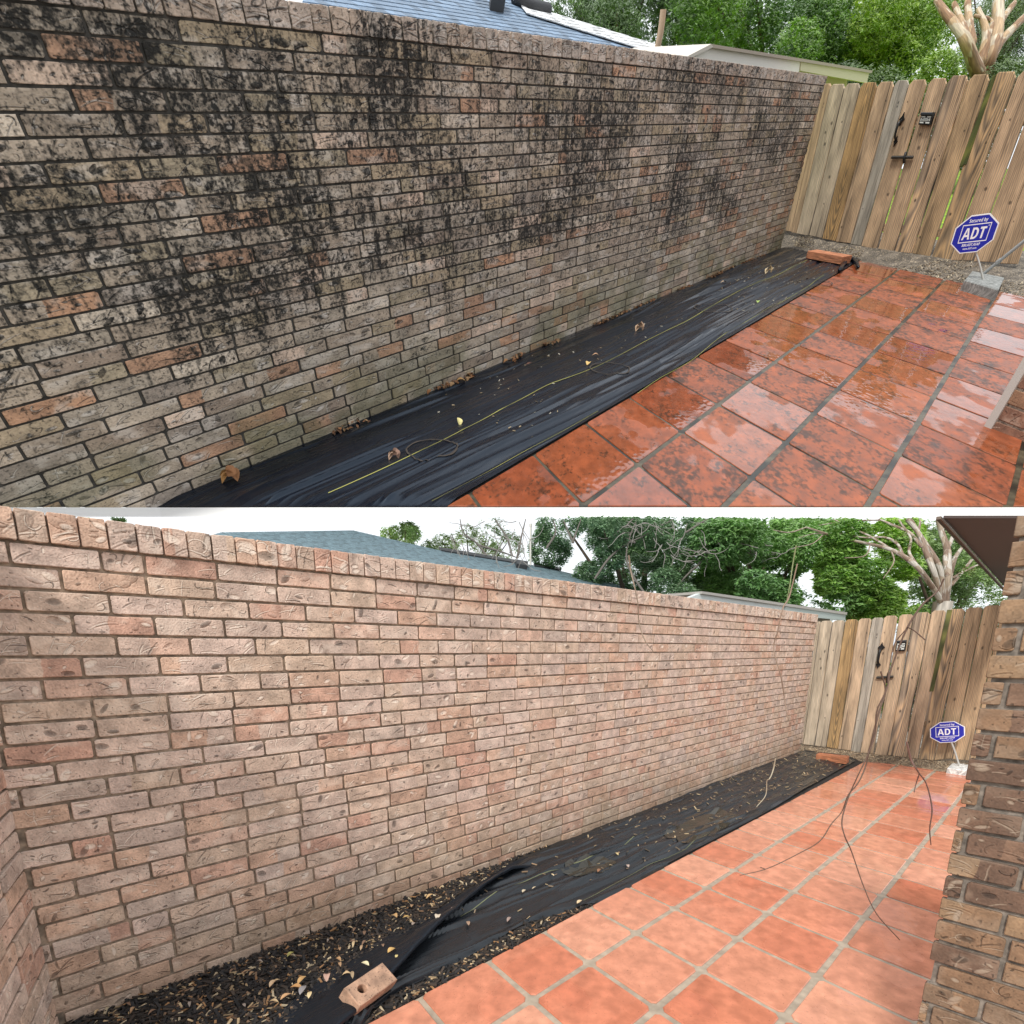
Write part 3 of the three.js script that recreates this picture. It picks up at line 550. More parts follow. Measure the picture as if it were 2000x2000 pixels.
{
  const g = gridGeo(40, 70, (s, t) => { const z = lerp(-3.2, 1.3, t) * hT, a = z < -1.46 * hT ? 8.5 * hT : (8.72 - 0.72 * (z / hT + 1.5)) * hT, b = gateT.p.x - 0.45 * (z - gateT.p.z) + 1.0 * hT, x = lerp(a, b, s); return V3(x, soilY.T(x, z), z); }, q => [q.x / hT, q.z / hT]);
  struct(T, 'soil', g, std({ map: soilTex(112, 104, 94, 0.9), roughness: 1 }), T.g(1750, 500), 'bare grey soil strip in front of the upper gate');
  const g2 = gridGeo(30, 60, (s, t) => { const x = lerp(5.72, 6.7, s) * hB, z = lerp(-2.3, 0.6, t) * hB; return V3(x, soilY.B(x, z), z); }, q => [q.x / hB, q.z / hB]);
  struct(B, 'soil', g2, std({ map: soilTex(150, 132, 110, 1), roughness: 1 }), V3(6 * hB, 0, -1 * hB), 'bare soil strip in front of the lower gate');
}
// lower bed: dark mulch from wall to tiles
const mulchY = (x, z) => { const v = (z / hB + 1.74) / 0.535; return hB * (0.004 + 0.030 * sstep(1.0, 0.55, v) + 0.012 * (fbm(x / hB * 12, z / hB * 12, 3) - 0.5) * sstep(1, 0.8, v)); };
{
  const g = gridGeo(220, 50, (s, t) => { const x = lerp(0.05, 5.85, s) * hB, z = lerp(-1.738, -1.207, t) * hB; return V3(x, mulchY(x, z), z); }, q => [q.x / hB * 2, q.z / hB * 2]);
  struct(B, 'planting_bed', g, std({ map: soilTex(44, 38, 34, 0.3), roughness: 0.9 }), B.g(700, 1850), 'dark mulched planting bed at the foot of the clean wall');
}
const lineAt = (pl, x) => { for (let i = 1; i < pl.length; i++) if ((x >= pl[i - 1].x && x <= pl[i].x) || (x <= pl[i - 1].x && x >= pl[i].x)) { const t = (x - pl[i - 1].x) / (pl[i].x - pl[i - 1].x || 1e-6); return lerp(pl[i - 1].z, pl[i].z, t); } return x < Math.min(pl[0].x, pl[pl.length - 1].x) === (pl[0].x < pl[pl.length - 1].x) ? pl[0].z : pl[pl.length - 1].z; };
const along = (pl, t) => new THREE.CatmullRomCurve3(pl, false, 'centripetal').getPointAt(t);
const fabLeft = [[640, 2040], [660, 2010], [700, 1972], [772, 1903], [842, 1840], [932, 1760], [1040, 1692], [1110, 1664], [1350, 1556], [1470, 1505], [1555, 1475]].map(p => B.g(...p));
const fabRight = [[680, 2040], [725, 1988], [770, 1950], [846, 1911], [940, 1860], [1030, 1810], [1103, 1786], [1200, 1752], [1272, 1708], [1345, 1670], [1500, 1588], [1590, 1536], [1672, 1489]].map(p => B.g(...p));
fabLeft.forEach(p => { p.z = Math.max(p.z, wzB + 0.006 * hB); });
const fabB = (x, z) => {
  const a = x / hB, c = z / hB - 0.05 * a, v = clamp((z / hB + 1.74) / 0.535);
  const w = 0.55 * ridge(a * 0.7 + 3, c * 12 + 4) + 0.45 * ridge(a * 1.0 + 8, c * 25) + 0.22 * ridge(a * 2, c * 44) + 0.3 * vnoise(a * 1.5, c * 8);
  return mulchY(x, z) + hB * (0.012 + Math.max(-0.010, 0.042 * (w - 0.66)) * (0.35 + 0.65 * sstep(6, 2.5, a)) * sstep(0.0, 0.05, v) * sstep(1.0, 0.96, v));
};
{
  const base = B.g(1150, 1730); const t = thing(B, 'landscape_fabric', 'wrinkled black landscape fabric folded back from the clean wall', 'fabric', base);
  const L = new THREE.CatmullRomCurve3(fabLeft, false, 'centripetal'), R = new THREE.CatmullRomCurve3(fabRight, false, 'centripetal');
  const g = gridGeo(260, 190, (s, tt) => { const a = L.getPointAt(s), b = R.getPointAt(s), x = lerp(a.x, b.x, tt), z = lerp(a.z, b.z, tt); const edge = 0.012 * hB * sstep(0.94, 1, tt) * (a.x < 2.2 * hB ? 1 : 0.2); return V3(x, fabB(x, z) - edge, z); }, q => [q.x / hB * 16, q.z / hB * 16]);
  const fm = fabricMat(lin(0.013, 0.015, 0.018), hB, 1, 1, [0.9, 0.96, 1]); part('fabric_sheet', g, fm, t);
  const mud = (pts, c) => { const P = pts.map(a => B.g(a[0], a[1], 0.02 * hB)), cx = P.reduce((s, v) => s + v.x, 0) / P.length, cz = P.reduce((s, v) => s + v.z, 0) / P.length, cv = new THREE.CatmullRomCurve3(P, true), n = 40, mb = new MB(), R = [0, 0.35, 0.7, 1]; const at = (i, k) => { const v = cv.getPoint(i / n), j = k === 1 ? 1 + 0.16 * (vnoise(i * 0.7, k * 3) - 0.5) : 1, x = cx + (v.x - cx) * k * j, z = cz + (v.z - cz) * k * j; return V3(x, fabB(x, z) + 0.0022 * hB, z); }; for (let i = 0; i < n; i++) for (let k = 0; k < 3; k++) mb.quad(at(i, R[k]), at(i, R[k + 1]), at(i + 1, R[k + 1]), at(i + 1, R[k])); return mb.geo(); };
  const mudM = std({ color: lin(0.034, 0.031, 0.023), roughness: 0.2, side: THREE.DoubleSide });
  part('mud_patch', mud([[1095, 1712], [1120, 1694], [1160, 1683], [1200, 1690], [1185, 1706], [1130, 1718]]), mudM, t); part('mud_patch', mud([[1300, 1640], [1340, 1606], [1400, 1588], [1440, 1594], [1410, 1620], [1350, 1650]]), mudM, t);
  // the flap turned back over the mulch, its free edge lifted
  const fl = [[520, 2040], [560, 1990], [620, 1945], [690, 1890], [780, 1840], [860, 1795], [930, 1747], [990, 1707], [1030, 1690]].map(p => B.g(...p)), fr = [[630, 2040], [655, 2015], [700, 1975], [772, 1904], [842, 1838], [900, 1786], [940, 1750], [1000, 1712], [1045, 1688]].map(p => B.g(p[0], p[1], 0.045 * hB));
  const FLc = new THREE.CatmullRomCurve3(fl, false, 'centripetal'), FR = new THREE.CatmullRomCurve3(fr, false, 'centripetal');
  const fg = gridGeo(120, 26, (s, tt) => { const a = FLc.getPointAt(s), b = FR.getPointAt(s); const x = lerp(a.x, b.x, Math.min(1, tt * 1.06)), z = lerp(a.z, b.z, Math.min(1, tt * 1.06)), lift = hB * (0.008 + 0.048 * sstep(0.1, 0.9, tt) * sstep(1, 0.85, s) + 0.004 * (vnoise(s * 20, tt * 5) - 0.5)); const drop = tt > 0.95 ? (tt - 0.95) / 0.05 * 0.012 * hB : 0; return V3(x, mulchY(x, z) + lift - drop, z); }, q => [q.x / hB * 16, q.z / hB * 16]);
  part('folded_flap', fg, fabricMat(lin(0.010, 0.012, 0.016), hB, 1.2, 0.6), t);
  const r5 = p => B.g(650 + p[0] / 2.76, 1480 + p[1] / 2.76), r6 = p => B.g(1300 + p[0] / 2.76, 1480 + p[1] / 2.76);
  const yel = std({ color: lin(0.17, 0.18, 0.09), roughness: 0.7 });
  part('yellow_line', ribbon([[690, 905], [850, 815], [1000, 740], [1200, 660], [1300, 640], [1480, 560], [1700, 440]].map(r5), 0.0022 * hB, fabB, 0.002 * hB), yel, t);
  part('yellow_line', ribbon([[1350, 790], [1480, 720], [1700, 600], [1900, 510]].map(r5).concat([[120, 500], [300, 390]].map(r6)), 0.0018 * hB, fabB, 0.002 * hB), yel, t);
}
// ---- chips and litter nobody could count
const leafShape = (l, w, bend, n = 6) => {           // a pointed, cupped leaf in the x-z plane
  const mb = new MB(), row = i => { const t = i / n, hw = w * Math.sin(Math.PI * Math.pow(t, 0.85)) * 0.5, y = bend * Math.sin(Math.PI * t) * l, x = (t - 0.5) * l; return [V3(x, y + hw * 0.35, -hw), V3(x, y, 0), V3(x, y + hw * 0.35, hw)]; };
  for (let i = 0; i < n; i++) { const a = row(i), b = row(i + 1); for (const k of [0, 1]) mb.quad(a[k], a[k + 1], b[k + 1], b[k], [k / 2, i / n], [(k + 1) / 2, i / n], [(k + 1) / 2, (i + 1) / n], [k / 2, (i + 1) / n]); }
  return mb.geo();
};
function scatter(f, name, label, n, geo, mat, place, colors, base, kind = 'stuff') {
  const im = new THREE.InstancedMesh(geo, mat, n), d = new THREE.Object3D(); let k = 0;
  for (let i = 0; i < n * 6 && k < n; i++) { const p = place(); if (!p) continue; d.position.copy(p).sub(base); d.rotation.set(rr(-0.5, 0.5), rr(0, 6.28), rr(-0.5, 0.5)); d.scale.setScalar(rr(0.5, 1.3)); d.updateMatrix(); im.setMatrixAt(k, d.matrix); im.setColorAt(k, pick(colors).clone().multiplyScalar(rr(0.6, 1.25))); k++; }
  im.count = k; im.name = numbered(name); im.position.copy(f.world(base)); im.quaternion.copy(f.q); im.userData = { kind, label }; finish(im); scene.add(im); return im;
}
{
  const chip = new THREE.BoxGeometry(0.026 * hB, 0.004 * hB, 0.006 * hB), m = std({ color: 0xffffff, roughness: 0.85 });
  const inMulch = () => { const x = rr(0.05, 2.0) * hB, z = rr(-1.735, -1.21) * hB; const zl = x < 0.5 * hB ? -1.0 : lineAt(fabLeft, x); if (z > zl - 0.06 * hB && z < lineAt(fabRight, x) + 0.0) return null; return V3(x, mulchY(x, z) + rr(0, 0.008) * hB, z); };
  scatter(B, 'mulch', 'dark bark mulch chips between clean wall and folded fabric', 5200, chip, m, inMulch, [lin(0.015, 0.013, 0.012), lin(0.03, 0.024, 0.02), lin(0.022, 0.02, 0.02), lin(0.05, 0.035, 0.025)], B.g(600, 1880));
  const bit = new THREE.BoxGeometry(0.021 * hB, 0.0025 * hB, 0.005 * hB);
  scatter(B, 'leaf_litter', 'pale straw and leaf bits strewn over the mulch', 1500, bit, m, inMulch, [lin(0.42, 0.30, 0.17), lin(0.50, 0.40, 0.26), lin(0.30, 0.16, 0.07), lin(0.20, 0.12, 0.07)], B.g(640, 1860));
  scatter(B, 'leaf_litter', 'straw and twig bits on the soil before the lower gate', 1500, bit, m, () => { const x = rr(5.8, 6.02) * hB, z = rr(-1.8, 0.2) * hB; return V3(x, soilY.B(x, z) + 0.004 * hB, z); }, [lin(0.50, 0.40, 0.28), lin(0.34, 0.24, 0.15), lin(0.18, 0.13, 0.09)], V3(5.9 * hB, 0, -1 * hB));
  scatter(B, 'fabric_litter', 'small leaf bits strewn over the far part of the folded fabric', 420, bit, m, () => { const x = rr(1.2, 5.7) * hB, z = rr(-1.7, -1.24) * hB; if (z < lineAt(fabLeft, x)) return null; if (rnd() > sstep(0.5, 4, x / hB)) return null; return V3(x, fabB(x, z) + 0.004 * hB, z); }, [lin(0.45, 0.34, 0.2), lin(0.3, 0.2, 0.12), lin(0.2, 0.15, 0.1)], B.g(1300, 1640));
  const bt = new THREE.BoxGeometry(0.022 * hT, 0.003 * hT, 0.006 * hT);
  scatter(T, 'leaf_litter', 'straw and twig bits on the grey soil before the upper gate', 1300, bt, m, () => { const z = rr(-2.4, 0.6) * hT, a = (8.8 - 0.72 * (z / hT + 1.5)) * hT, b = gateT.p.x - 0.45 * (z - gateT.p.z), x = lerp(Math.max(a, z < -1.5 * hT ? 8.75 * hT : 0), b, rnd()); if (fbm(x / hT * 3, z / hT * 3, 2) < 0.45) return null; return V3(x, soilY.T(x, z) + 0.004 * hT, z); }, [lin(0.5, 0.42, 0.3), lin(0.3, 0.23, 0.16), lin(0.16, 0.13, 0.1)], T.g(1700, 500));
  scatter(T, 'fabric_litter', 'tiny pale petals and bits on the flat black fabric', 170, new THREE.BoxGeometry(0.013 * hT, 0.002 * hT, 0.004 * hT), m, () => { const x = rr(2.5, 8.6) * hT, z = rr(-2.4, -1.55) * hT; if (fbm(x / hT * 1.2, z / hT * 3 + 9, 2) < 0.5) return null; return V3(x, fabT(x, z) + 0.003 * hT, z); }, [lin(0.6, 0.56, 0.46), lin(0.45, 0.35, 0.22)], T.g(1200, 700));
  scatter(T, 'wall_foot_litter', 'brown leaf crumbs caught along the foot of the stained wall', 420, leafShape(0.03 * hT, 0.016 * hT, 0.15), std({ roughness: 0.9, side: THREE.DoubleSide }), () => { const x = rr(2, 9) * hT, z = wzT + rr(0.004, 0.05) * hT; if (fbm(x / hT * 5, 3, 2) < 0.47) return null; return V3(x, fabT(x, z) + 0.006 * hT, z); }, [lin(0.3, 0.14, 0.06), lin(0.2, 0.1, 0.05), lin(0.36, 0.22, 0.11)], T.g(1000, 690));
}

// ---------------------------------------------------------------- gates
const woodTex = (() => {                        // eight boards side by side
  const W = 1024, ks = []; for (let i = 0; i < 8; i++) ks.push({ s: rr(0, 90), cath: [0, 0, 0, 1, 0, 0.5, 0, 0.8][i], knots: Array.from({ length: i === 3 ? 1 : 3 }, () => [rr(0.15, 0.85), rr(0.05, 0.9), rr(0.03, 0.07)]) });
  return paint(W, W, (u, v, o) => {
    const i = Math.min(7, Math.floor(u * 8)), b = ks[i], x = u * 8 - i; let xx = x + 0.12 * (fbm(x * 2 + b.s, v * 5, 2) - 0.5);
    if (b.cath) { const d = (x - 0.5); xx = lerp(xx, Math.sqrt(d * d * 1.3 + Math.pow(0.28 * Math.sin(v * 4.2 + b.s) + 0.3, 2)) + 0.05 * vnoise(x * 3, v * 9), b.cath); }
    let dark = 0; for (const k of b.knots) { const d = Math.hypot((x - k[0]), (v - k[1]) * 7) / k[2] / 1.2; xx += 0.05 * Math.exp(-d * 0.6); if (d < 1) dark = Math.max(dark, 1 - d * 0.7); }
    const g = 0.5 + 0.5 * Math.sin(xx * (60 + 20 * vnoise(b.s, 1)) + 2 * fbm(x * 4 + b.s, v * 3, 2)), f = vnoise(x * 90 + b.s, v * 26), big = fbm(x * 3 + b.s, v * 6 + b.s, 3), st = sstep(0.6, 0.8, fbm(x * 7 - b.s, v * 2.2, 3));
    let k = 0.82 + 0.20 * (g - 0.5) * (b.cath ? 1.4 : 0.9) + 0.22 * (f - 0.5) + 0.34 * (big - 0.5) - 0.22 * st; k *= 1 - 0.5 * dark;
    o[0] = 232 * k; o[1] = (226 - 10 * g) * k; o[2] = (216 - 26 * g) * k;
  });
})();
function buildGate(f, G, h, label, edges, tones, wide, hTop, railPx, owner0) {
  const A = (px) => { const p = f.pl(px[0], px[1], G.p, G.n), q = p.clone().sub(G.p); return [q.dot(G.d), p.y]; };
  const at = (a, t, c) => G.p.clone().addScaledVector(G.d, a).addScaledVector(G.n, c).add(V3(0, t, 0));
  const o = thing(f, 'wooden_gate', label, 'gate', at(A(edges[4].b)[0], 0, 0));
  const mats = {}; const mat = k => mats[k] ||= std({ map: woodTex, color: lin(...tones.c[k]), roughness: 0.86, bumpMap: woodTex, bumpScale: 0.0016 * h });
  const e = edges.map(q => [A(q.t), A(q.b)]), th = 0.016 * h;
  for (let i = 0; i < e.length - 1; i++) {
    const gp = j => (wide[j] || 0.0045) * h * 0.5, g0 = gp(i), g1 = gp(i + 1), w = e[i + 1][0][0] - e[i][0][0];
    const bl = [e[i][1][0] + g0, e[i][1][1] + rr(-0.004, 0.004) * h], br = [e[i + 1][1][0] - g1, e[i + 1][1][1] + rr(-0.004, 0.004) * h], tl = [e[i][0][0] + g0, e[i][0][1]], tr = [e[i + 1][0][0] - g1, e[i + 1][0][1]];
    const top = (tl[1] + tr[1]) / 2 + rr(-0.003, 0.004) * h, dx = w * 0.17, dy = w * 0.17, ln = (a, b, k) => [lerp(a[0], b[0], k), lerp(a[1], b[1], k)];
    const slopeL = (tl[0] - bl[0]) / (top - bl[1]), slopeR = (tr[0] - br[0]) / (top - br[1]);
    const poly = [bl, br, ln(br, [tr[0], top], 0.34), ln(br, [tr[0], top], 0.67), [tr[0] - slopeR * dy, top - dy], [tr[0] - dx, top], [tl[0] + dx, top], [tl[0] - slopeL * dy, top - dy], ln(bl, [tl[0], top], 0.62), ln(bl, [tl[0], top], 0.3)].map((p, k) => (k === 2 || k === 3 || k > 7) ? [p[0] + rr(-0.0015, 0.0015) * h, p[1]] : p);
    const c = tones.i[i % tones.i.length], col = tones.g[i % tones.g.length];
    const uv = (a, t) => { const k = clamp((t - bl[1]) / (top - bl[1])), l = lerp(bl[0], tl[0], k), r = lerp(br[0], tr[0], k); return [(col + clamp((a - l) / (r - l), 0.03, 0.97)) / 8, k * 0.9 + 0.05]; };
    const mb = new MB(); prism(mb, poly, at, th + rr(0, 0.006) * h, rr(-0.002, 0.002) * h, 0.003 * h, uv); part('board', mb.geo(), mat(c), o);
  }
  for (const y of railPx) { const a = A(y[0]), b = A(y[1]), mb = new MB(), w = 0.03 * h; prism(mb, [[a[0], a[1] - w], [b[0], b[1] - w], [b[0], b[1] + w], [a[0], a[1] + w]], at, -0.003 * h, -0.03 * h, 0, (p, q) => [q * 0.1, p * 0.2]); part('rail', mb.geo(), mat('tan'), o); }
  return { o, A, at };
}
const black = std({ color: lin(0.012, 0.012, 0.013), roughness: 0.35, metalness: 0.3 }), steel = std({ color: lin(0.05, 0.045, 0.04), roughness: 0.45, metalness: 0.5 });
function gateIron(f, G, gt, h, hTop, hBot, latch) {      // handle, latch
  const P = (q, c) => { const a = gt.A(q); return gt.at(a[0], a[1], c * h); };
  const k = 0.030, t = hTop, b = hBot, mid = [(t[0] + b[0]) / 2, (t[1] + b[1]) / 2];
  const grip = limb([P([lerp(t[0], b[0], 0.16), lerp(t[1], b[1], 0.16)], k), P([lerp(t[0], b[0], 0.24), lerp(t[1], b[1], 0.24)], k + 0.028), P(mid, k + 0.036), P([lerp(t[0], b[0], 0.76), lerp(t[1], b[1], 0.76)], k + 0.024), P([lerp(t[0], b[0], 0.84), lerp(t[1], b[1], 0.84)], k)], 0.013 * h, 0.008 * h, 20, 8);
  const H = part('handle', grip, black, gt.o);
  for (const [c, s] of [[[lerp(t[0], b[0], 0.10), lerp(t[1], b[1], 0.10)], 1.1], [[lerp(t[0], b[0], 0.90), lerp(t[1], b[1], 0.90)], 0.85]]) {
    const a = gt.A(c), r = 0.024 * h * s, mb = new MB(); const pl = []; for (let i = 0; i < 12; i++) { const an = i / 12 * 6.2832, rr_ = r * (1 + 0.38 * Math.cos(an * 4)); pl.push([a[0] + Math.sin(an) * rr_ * 0.75, a[1] + Math.cos(an) * rr_ * 1.25]); }
    const cen = [a[0], a[1]]; for (let i = 0; i < 12; i++) { const p = pl[i], q = pl[(i + 1) % 12]; prism(mb, [cen, p, q], gt.at, 0.032 * h, 0.017 * h, 0, (x, y) => [x, y]); }
    part('mounting_plate', mb.geo(), black, H);
  }
  const [l0, l1, v0, v1] = latch, bar = limb([P(l0, 0.036), P(l1, 0.036)], 0.011 * h, 0.011 * h, 2, 10), L = part('latch', bar, steel, gt.o);
  part('latch_catch', limb([P(v0, 0.03), P([lerp(v0[0], v1[0], 0.5), lerp(v0[1], v1[1], 0.5)], 0.045), P(v1, 0.03)], 0.013 * h, 0.011 * h, 10, 8), black, L);
}
function solarLight(f, gt, h, label, q) {                // q: four corners in the view
  const a = q.map(p => gt.A(p)), c = [a.reduce((s, p) => s + p[0], 0) / 4, a.reduce((s, p) => s + p[1], 0) / 4];
  const o = thing(f, 'solar_wall_light', label, 'lamp', gt.at(c[0], c[1], 0.02 * h));
  const L = (p, k) => [lerp(c[0], p[0], k), lerp(c[1], p[1], k)];
  let mb = new MB(); prism(mb, a, gt.at, 0.052 * h, 0.02 * h, 0.006 * h, (x, y) => [x, y]); part('housing', mb.geo(), black, o);
  mb = new MB(); const hood = [[a[0][0], a[0][1] - 0.006 * h], [a[1][0], a[1][1] - 0.006 * h], [a[1][0], a[1][1] + 0.012 * h], [a[0][0], a[0][1] + 0.012 * h]]; prism(mb, hood, gt.at, 0.068 * h, 0.02 * h, 0.004 * h, (x, y) => [x, y]); part('solar_panel', mb.geo(), std({ color: lin(0.03, 0.035, 0.04), roughness: 0.15 }), o);
  const white = std({ color: lin(0.62, 0.64, 0.6), roughness: 0.35 });
  const w = a[1][0] - a[0][0], hh = a[0][1] - a[3][1], fr = (x, y) => { const t = lerp(a[0][0], a[1][0], x), bb = lerp(a[3][0], a[2][0], x), ty = lerp(a[0][1], a[1][1], x), by = lerp(a[3][1], a[2][1], x); return [lerp(t, bb, y), lerp(ty, by, y)]; };
  const eli = (rx, ry) => { const pl = []; for (let i = 0; i < 16; i++) { const an = -i / 16 * 6.2832; pl.push(fr(0.5 + rx * Math.cos(an), 0.5 + ry * Math.sin(an))); } return pl; };
  mb = new MB(); prism(mb, eli(0.27, 0.16), gt.at, 0.0545 * h, 0.05 * h, 0, (x, y) => [x, y]);
  for (const s of [[0.1, 0.18, 0.42, 0.30], [0.58, 0.18, 0.9, 0.30], [0.1, 0.70, 0.42, 0.84], [0.58, 0.70, 0.9, 0.84], [0.1, 0.36, 0.2, 0.62], [0.8, 0.36, 0.9, 0.62]]) prism(mb, [fr(s[0], s[1]), fr(s[2], s[1]), fr(s[2], s[3]), fr(s[0], s[3])], gt.at, 0.0545 * h, 0.05 * h, 0, (x, y) => [x, y]);
  part('lens', mb.geo(), white, o);
  mb = new MB(); prism(mb, eli(0.2, 0.1), gt.at, 0.0565 * h, 0.05 * h, 0, (x, y) => [x, y]); part('lens_centre', mb.geo(), std({ color: lin(0.32, 0.34, 0.33), roughness: 0.3 }), o);
}
{
  const r1 = p => [1540 + p[0] * 0.23292, 10 + p[1] * 0.23292], r2 = p => [1540 + p[0] * 0.23292, 320 + p[1] * 0.23292];
  const E = [[[250, 664], [-60, 556]], [[305, 662], [30, 568]], [[365, 662], [75, 580]], [[488, 655], [180, 600]], [[618, 652], [290, 622]], [[760, 648], [403, 648]], [[903, 640], [527, 668]], [[1028, 630], [615, 688]], [[1185, 620], [752, 712]], [[1355, 603], [897, 733]], [[1530, 588], [1042, 752]], [[1722, 572], [1200, 778]], [[1940, 556], [1360, 803]], [[2145, 545], [1553, 812]], [[2330, 535], [1740, 828]], [[2500, 525], [1925, 845]]].map(q => ({ t: r1(q[0]), b: r2(q[1]) }));
  const C = { tan: [0.79, 0.61, 0.46], grey: [0.77, 0.69, 0.61], orange: [0.66, 0.46, 0.25], blue: [0.65, 0.65, 0.65], brown: [0.70, 0.53, 0.36], green: [0.30, 0.29, 0.14] };
  const gt = buildGate(T, gateT, hT, 'dog-eared wooden board gate of the upper yard with black handle and sliding latch', E, { c: C, i: ['tan', 'tan', 'grey', 'grey', 'orange', 'tan', 'blue', 'tan', 'tan', 'tan', 'brown', 'brown', 'tan', 'tan', 'tan'], g: [4, 0, 1, 2, 3, 4, 0, 6, 1, 5, 4, 7, 2, 6, 0] }, { 4: 0.008, 5: 0.008, 6: 0.009, 7: 0.010, 8: 0.022, 11: 0.028, 9: 0.014, 10: 0.013, 12: 0.014, 13: 0.014 }, 0, [[r1([330, 985]), r1([2300, 960])], [r2([60, 470]), r2([1960, 640])]]);
  gateIron(T, gateT, gt, hT, r1([972, 935]), r1([905, 1165]), [r1([885, 1275]), r1([1062, 1275]), r1([1002, 1235]), r1([985, 1325])]);
  solarLight(T, gt, hT, 'square black solar wall lamp with pale lens on the upper gate', [r1([1140, 915]), r1([1240, 915]), r1([1212, 1008]), r1([1112, 1002])]);
  // green moss along the edge of the wide gap
  const a = [gt.A(r1([1752, 585])), gt.A(r2([1505, 0])), gt.A(r2([1440, 30])), gt.A(r1([1726, 590]))];
  const mb = new MB(); prism(mb, [[a[0][0] + 0.02, a[0][1]], a[1], a[2], a[3]].map(p => [p[0], p[1]]), gt.at, 0.0245 * hT, 0.005 * hT, 0.002 * hT, (x, y) => [x * 0.02 + 0.9, y * 0.15]); part('mossy_edge', mb.geo(), std({ map: woodTex, color: lin(0.20, 0.25, 0.07), roughness: 0.95 }), gt.o);
}
{
  const r3 = p => [1560 + p[0] * 0.22257, 1150 + p[1] * 0.22257];
  const E = [[[110, 290], [-50, 1350]], [[165, 288], [18, 1352]], [[195, 288], [45, 1360]], [[304, 282], [145, 1375]], [[413, 274], [245, 1388]], [[530, 266], [347, 1405]], [[648, 257], [460, 1420]], [[753, 246], [542, 1435]], [[881, 234], [665, 1447]], [[1016, 218], [785, 1458]], [[1168, 196], [917, 1472]], [[1304, 183], [1050, 1490]], [[1472, 168], [1190, 1500]], [[1626, 153], [1350, 1490]], [[1790, 140], [1500, 1500]], [[1950, 128], [1650, 1510]]].map(q => ({ t: r3(q[0]), b: r3(q[1]) }));
  const C = { tan: [0.82, 0.66, 0.53], grey: [0.82, 0.74, 0.66], orange: [0.64, 0.46, 0.26], blue: [0.67, 0.66, 0.66], brown: [0.72, 0.56, 0.41], green: [0.3, 0.3, 0.15] };
  const gt = buildGate(B, gateB, hB, 'dog-eared wooden board gate of the lower yard behind the bare hanging twigs', E, { c: C, i: ['grey', 'grey', 'grey', 'grey', 'orange', 'tan', 'blue', 'tan', 'tan', 'tan', 'tan', 'brown', 'brown', 'brown', 'brown'], g: [4, 0, 1, 2, 3, 4, 0, 6, 1, 5, 4, 7, 2, 6, 0] }, { 8: 0.014, 11: 0.009, 10: 0.007 }, 0, [[r3([180, 560]), r3([1750, 480])], [r3([60, 1150]), r3([1600, 1200])]]);
  gateIron(B, gateB, gt, hB, r3([736, 495]), r3([700, 685]), [r3([694, 778]), r3([836, 770]), r3([800, 735]), r3([786, 822])]);
  solarLight(B, gt, hB, 'square black solar wall lamp with pale lens on the lower gate', [r3([872, 468]), r3([956, 462]), r3([940, 545]), r3([858, 548])]);
  const a = [gt.A(r3([1306, 185])), gt.A(r3([1352, 185])), gt.A(r3([1185, 900])), gt.A(r3([1150, 900]))];
  const mb = new MB(); prism(mb, a, gt.at, 0.0235 * hB, 0.005 * hB, 0.002 * hB, (x, y) => [x * 0.1 + 0.9, y * 0.6]); part('mossy_edge', mb.geo(), std({ map: woodTex, color: lin(0.26, 0.30, 0.12), roughness: 0.95 }), gt.o);
}

// ---------------------------------------------------------------- loose bricks, yard signs, paver, pipe
const brickFace = paint(256, 256, (u, v, o) => { const k = 0.72 + 0.5 * fbm(u * 7, v * 7, 4), p = vnoise(u * 60, v * 60) > 0.86 ? 0.7 : 1; o[0] = 190 * k * p; o[1] = 126 * k * p; o[2] = 92 * k * p; });
const brickBump = paint(256, 256, (u, v, o) => { o[0] = o[1] = o[2] = 255 * fbm(u * 14, v * 14, 4); }, false);
function looseBrick(f, label, a, b, depthV, hgt, y0, tint) {
  const d = b.clone().sub(a), L = d.length(), o = thing(f, 'loose_brick', label, 'brick', a.clone().addScaledVector(d, 0.5).addScaledVector(depthV, 0.5).setY(y0));
  const g = new RoundedBoxGeometry(L, hgt, depthV.length(), 3, hgt * 0.09); const p = g.attributes.position; for (let i = 0; i < p.count; i++) { const k = 0.05 * hgt * (vnoise(p.getX(i) / hgt * 3 + 9, p.getZ(i) / hgt * 3 + p.getY(i) / hgt * 5) - 0.5); p.setXYZ(i, p.getX(i) + k, p.getY(i) + k, p.getZ(i) + k); } g.computeVertexNormals();
  const m = finish(new THREE.Mesh(g, std({ map: brickFace, color: lin(...tint), bumpMap: brickBump, bumpScale: hgt * 0.06, roughness: 0.9 }))); m.name = 'brick_body'; m.position.y = hgt / 2; m.rotation.y = Math.atan2(-d.z, d.x); o[0].add(m);
}
{
  const yT = 0.022 * hT, a = T.g(1573, 505, yT), b = T.g(1641, 517, yT); looseBrick(T, 'loose brown brick holding down the far end of the flat fabric', a, b, V3(b.z - a.z, 0, a.x - b.x).normalize().multiplyScalar(0.15 * hT), 0.062 * hT, yT, [0.9, 0.9, 0.9]);
  const yB = 0.03 * hB, c = B.g(1592, 1486, yB), e = B.g(1653, 1493, yB); looseBrick(B, 'loose brown brick at the far end of the folded fabric by the lower gate', c, e, V3(e.z - c.z, 0, c.x - e.x).normalize().multiplyScalar(0.10 * hB), 0.062 * hB, yB, [0.8, 0.75, 0.7]);
}
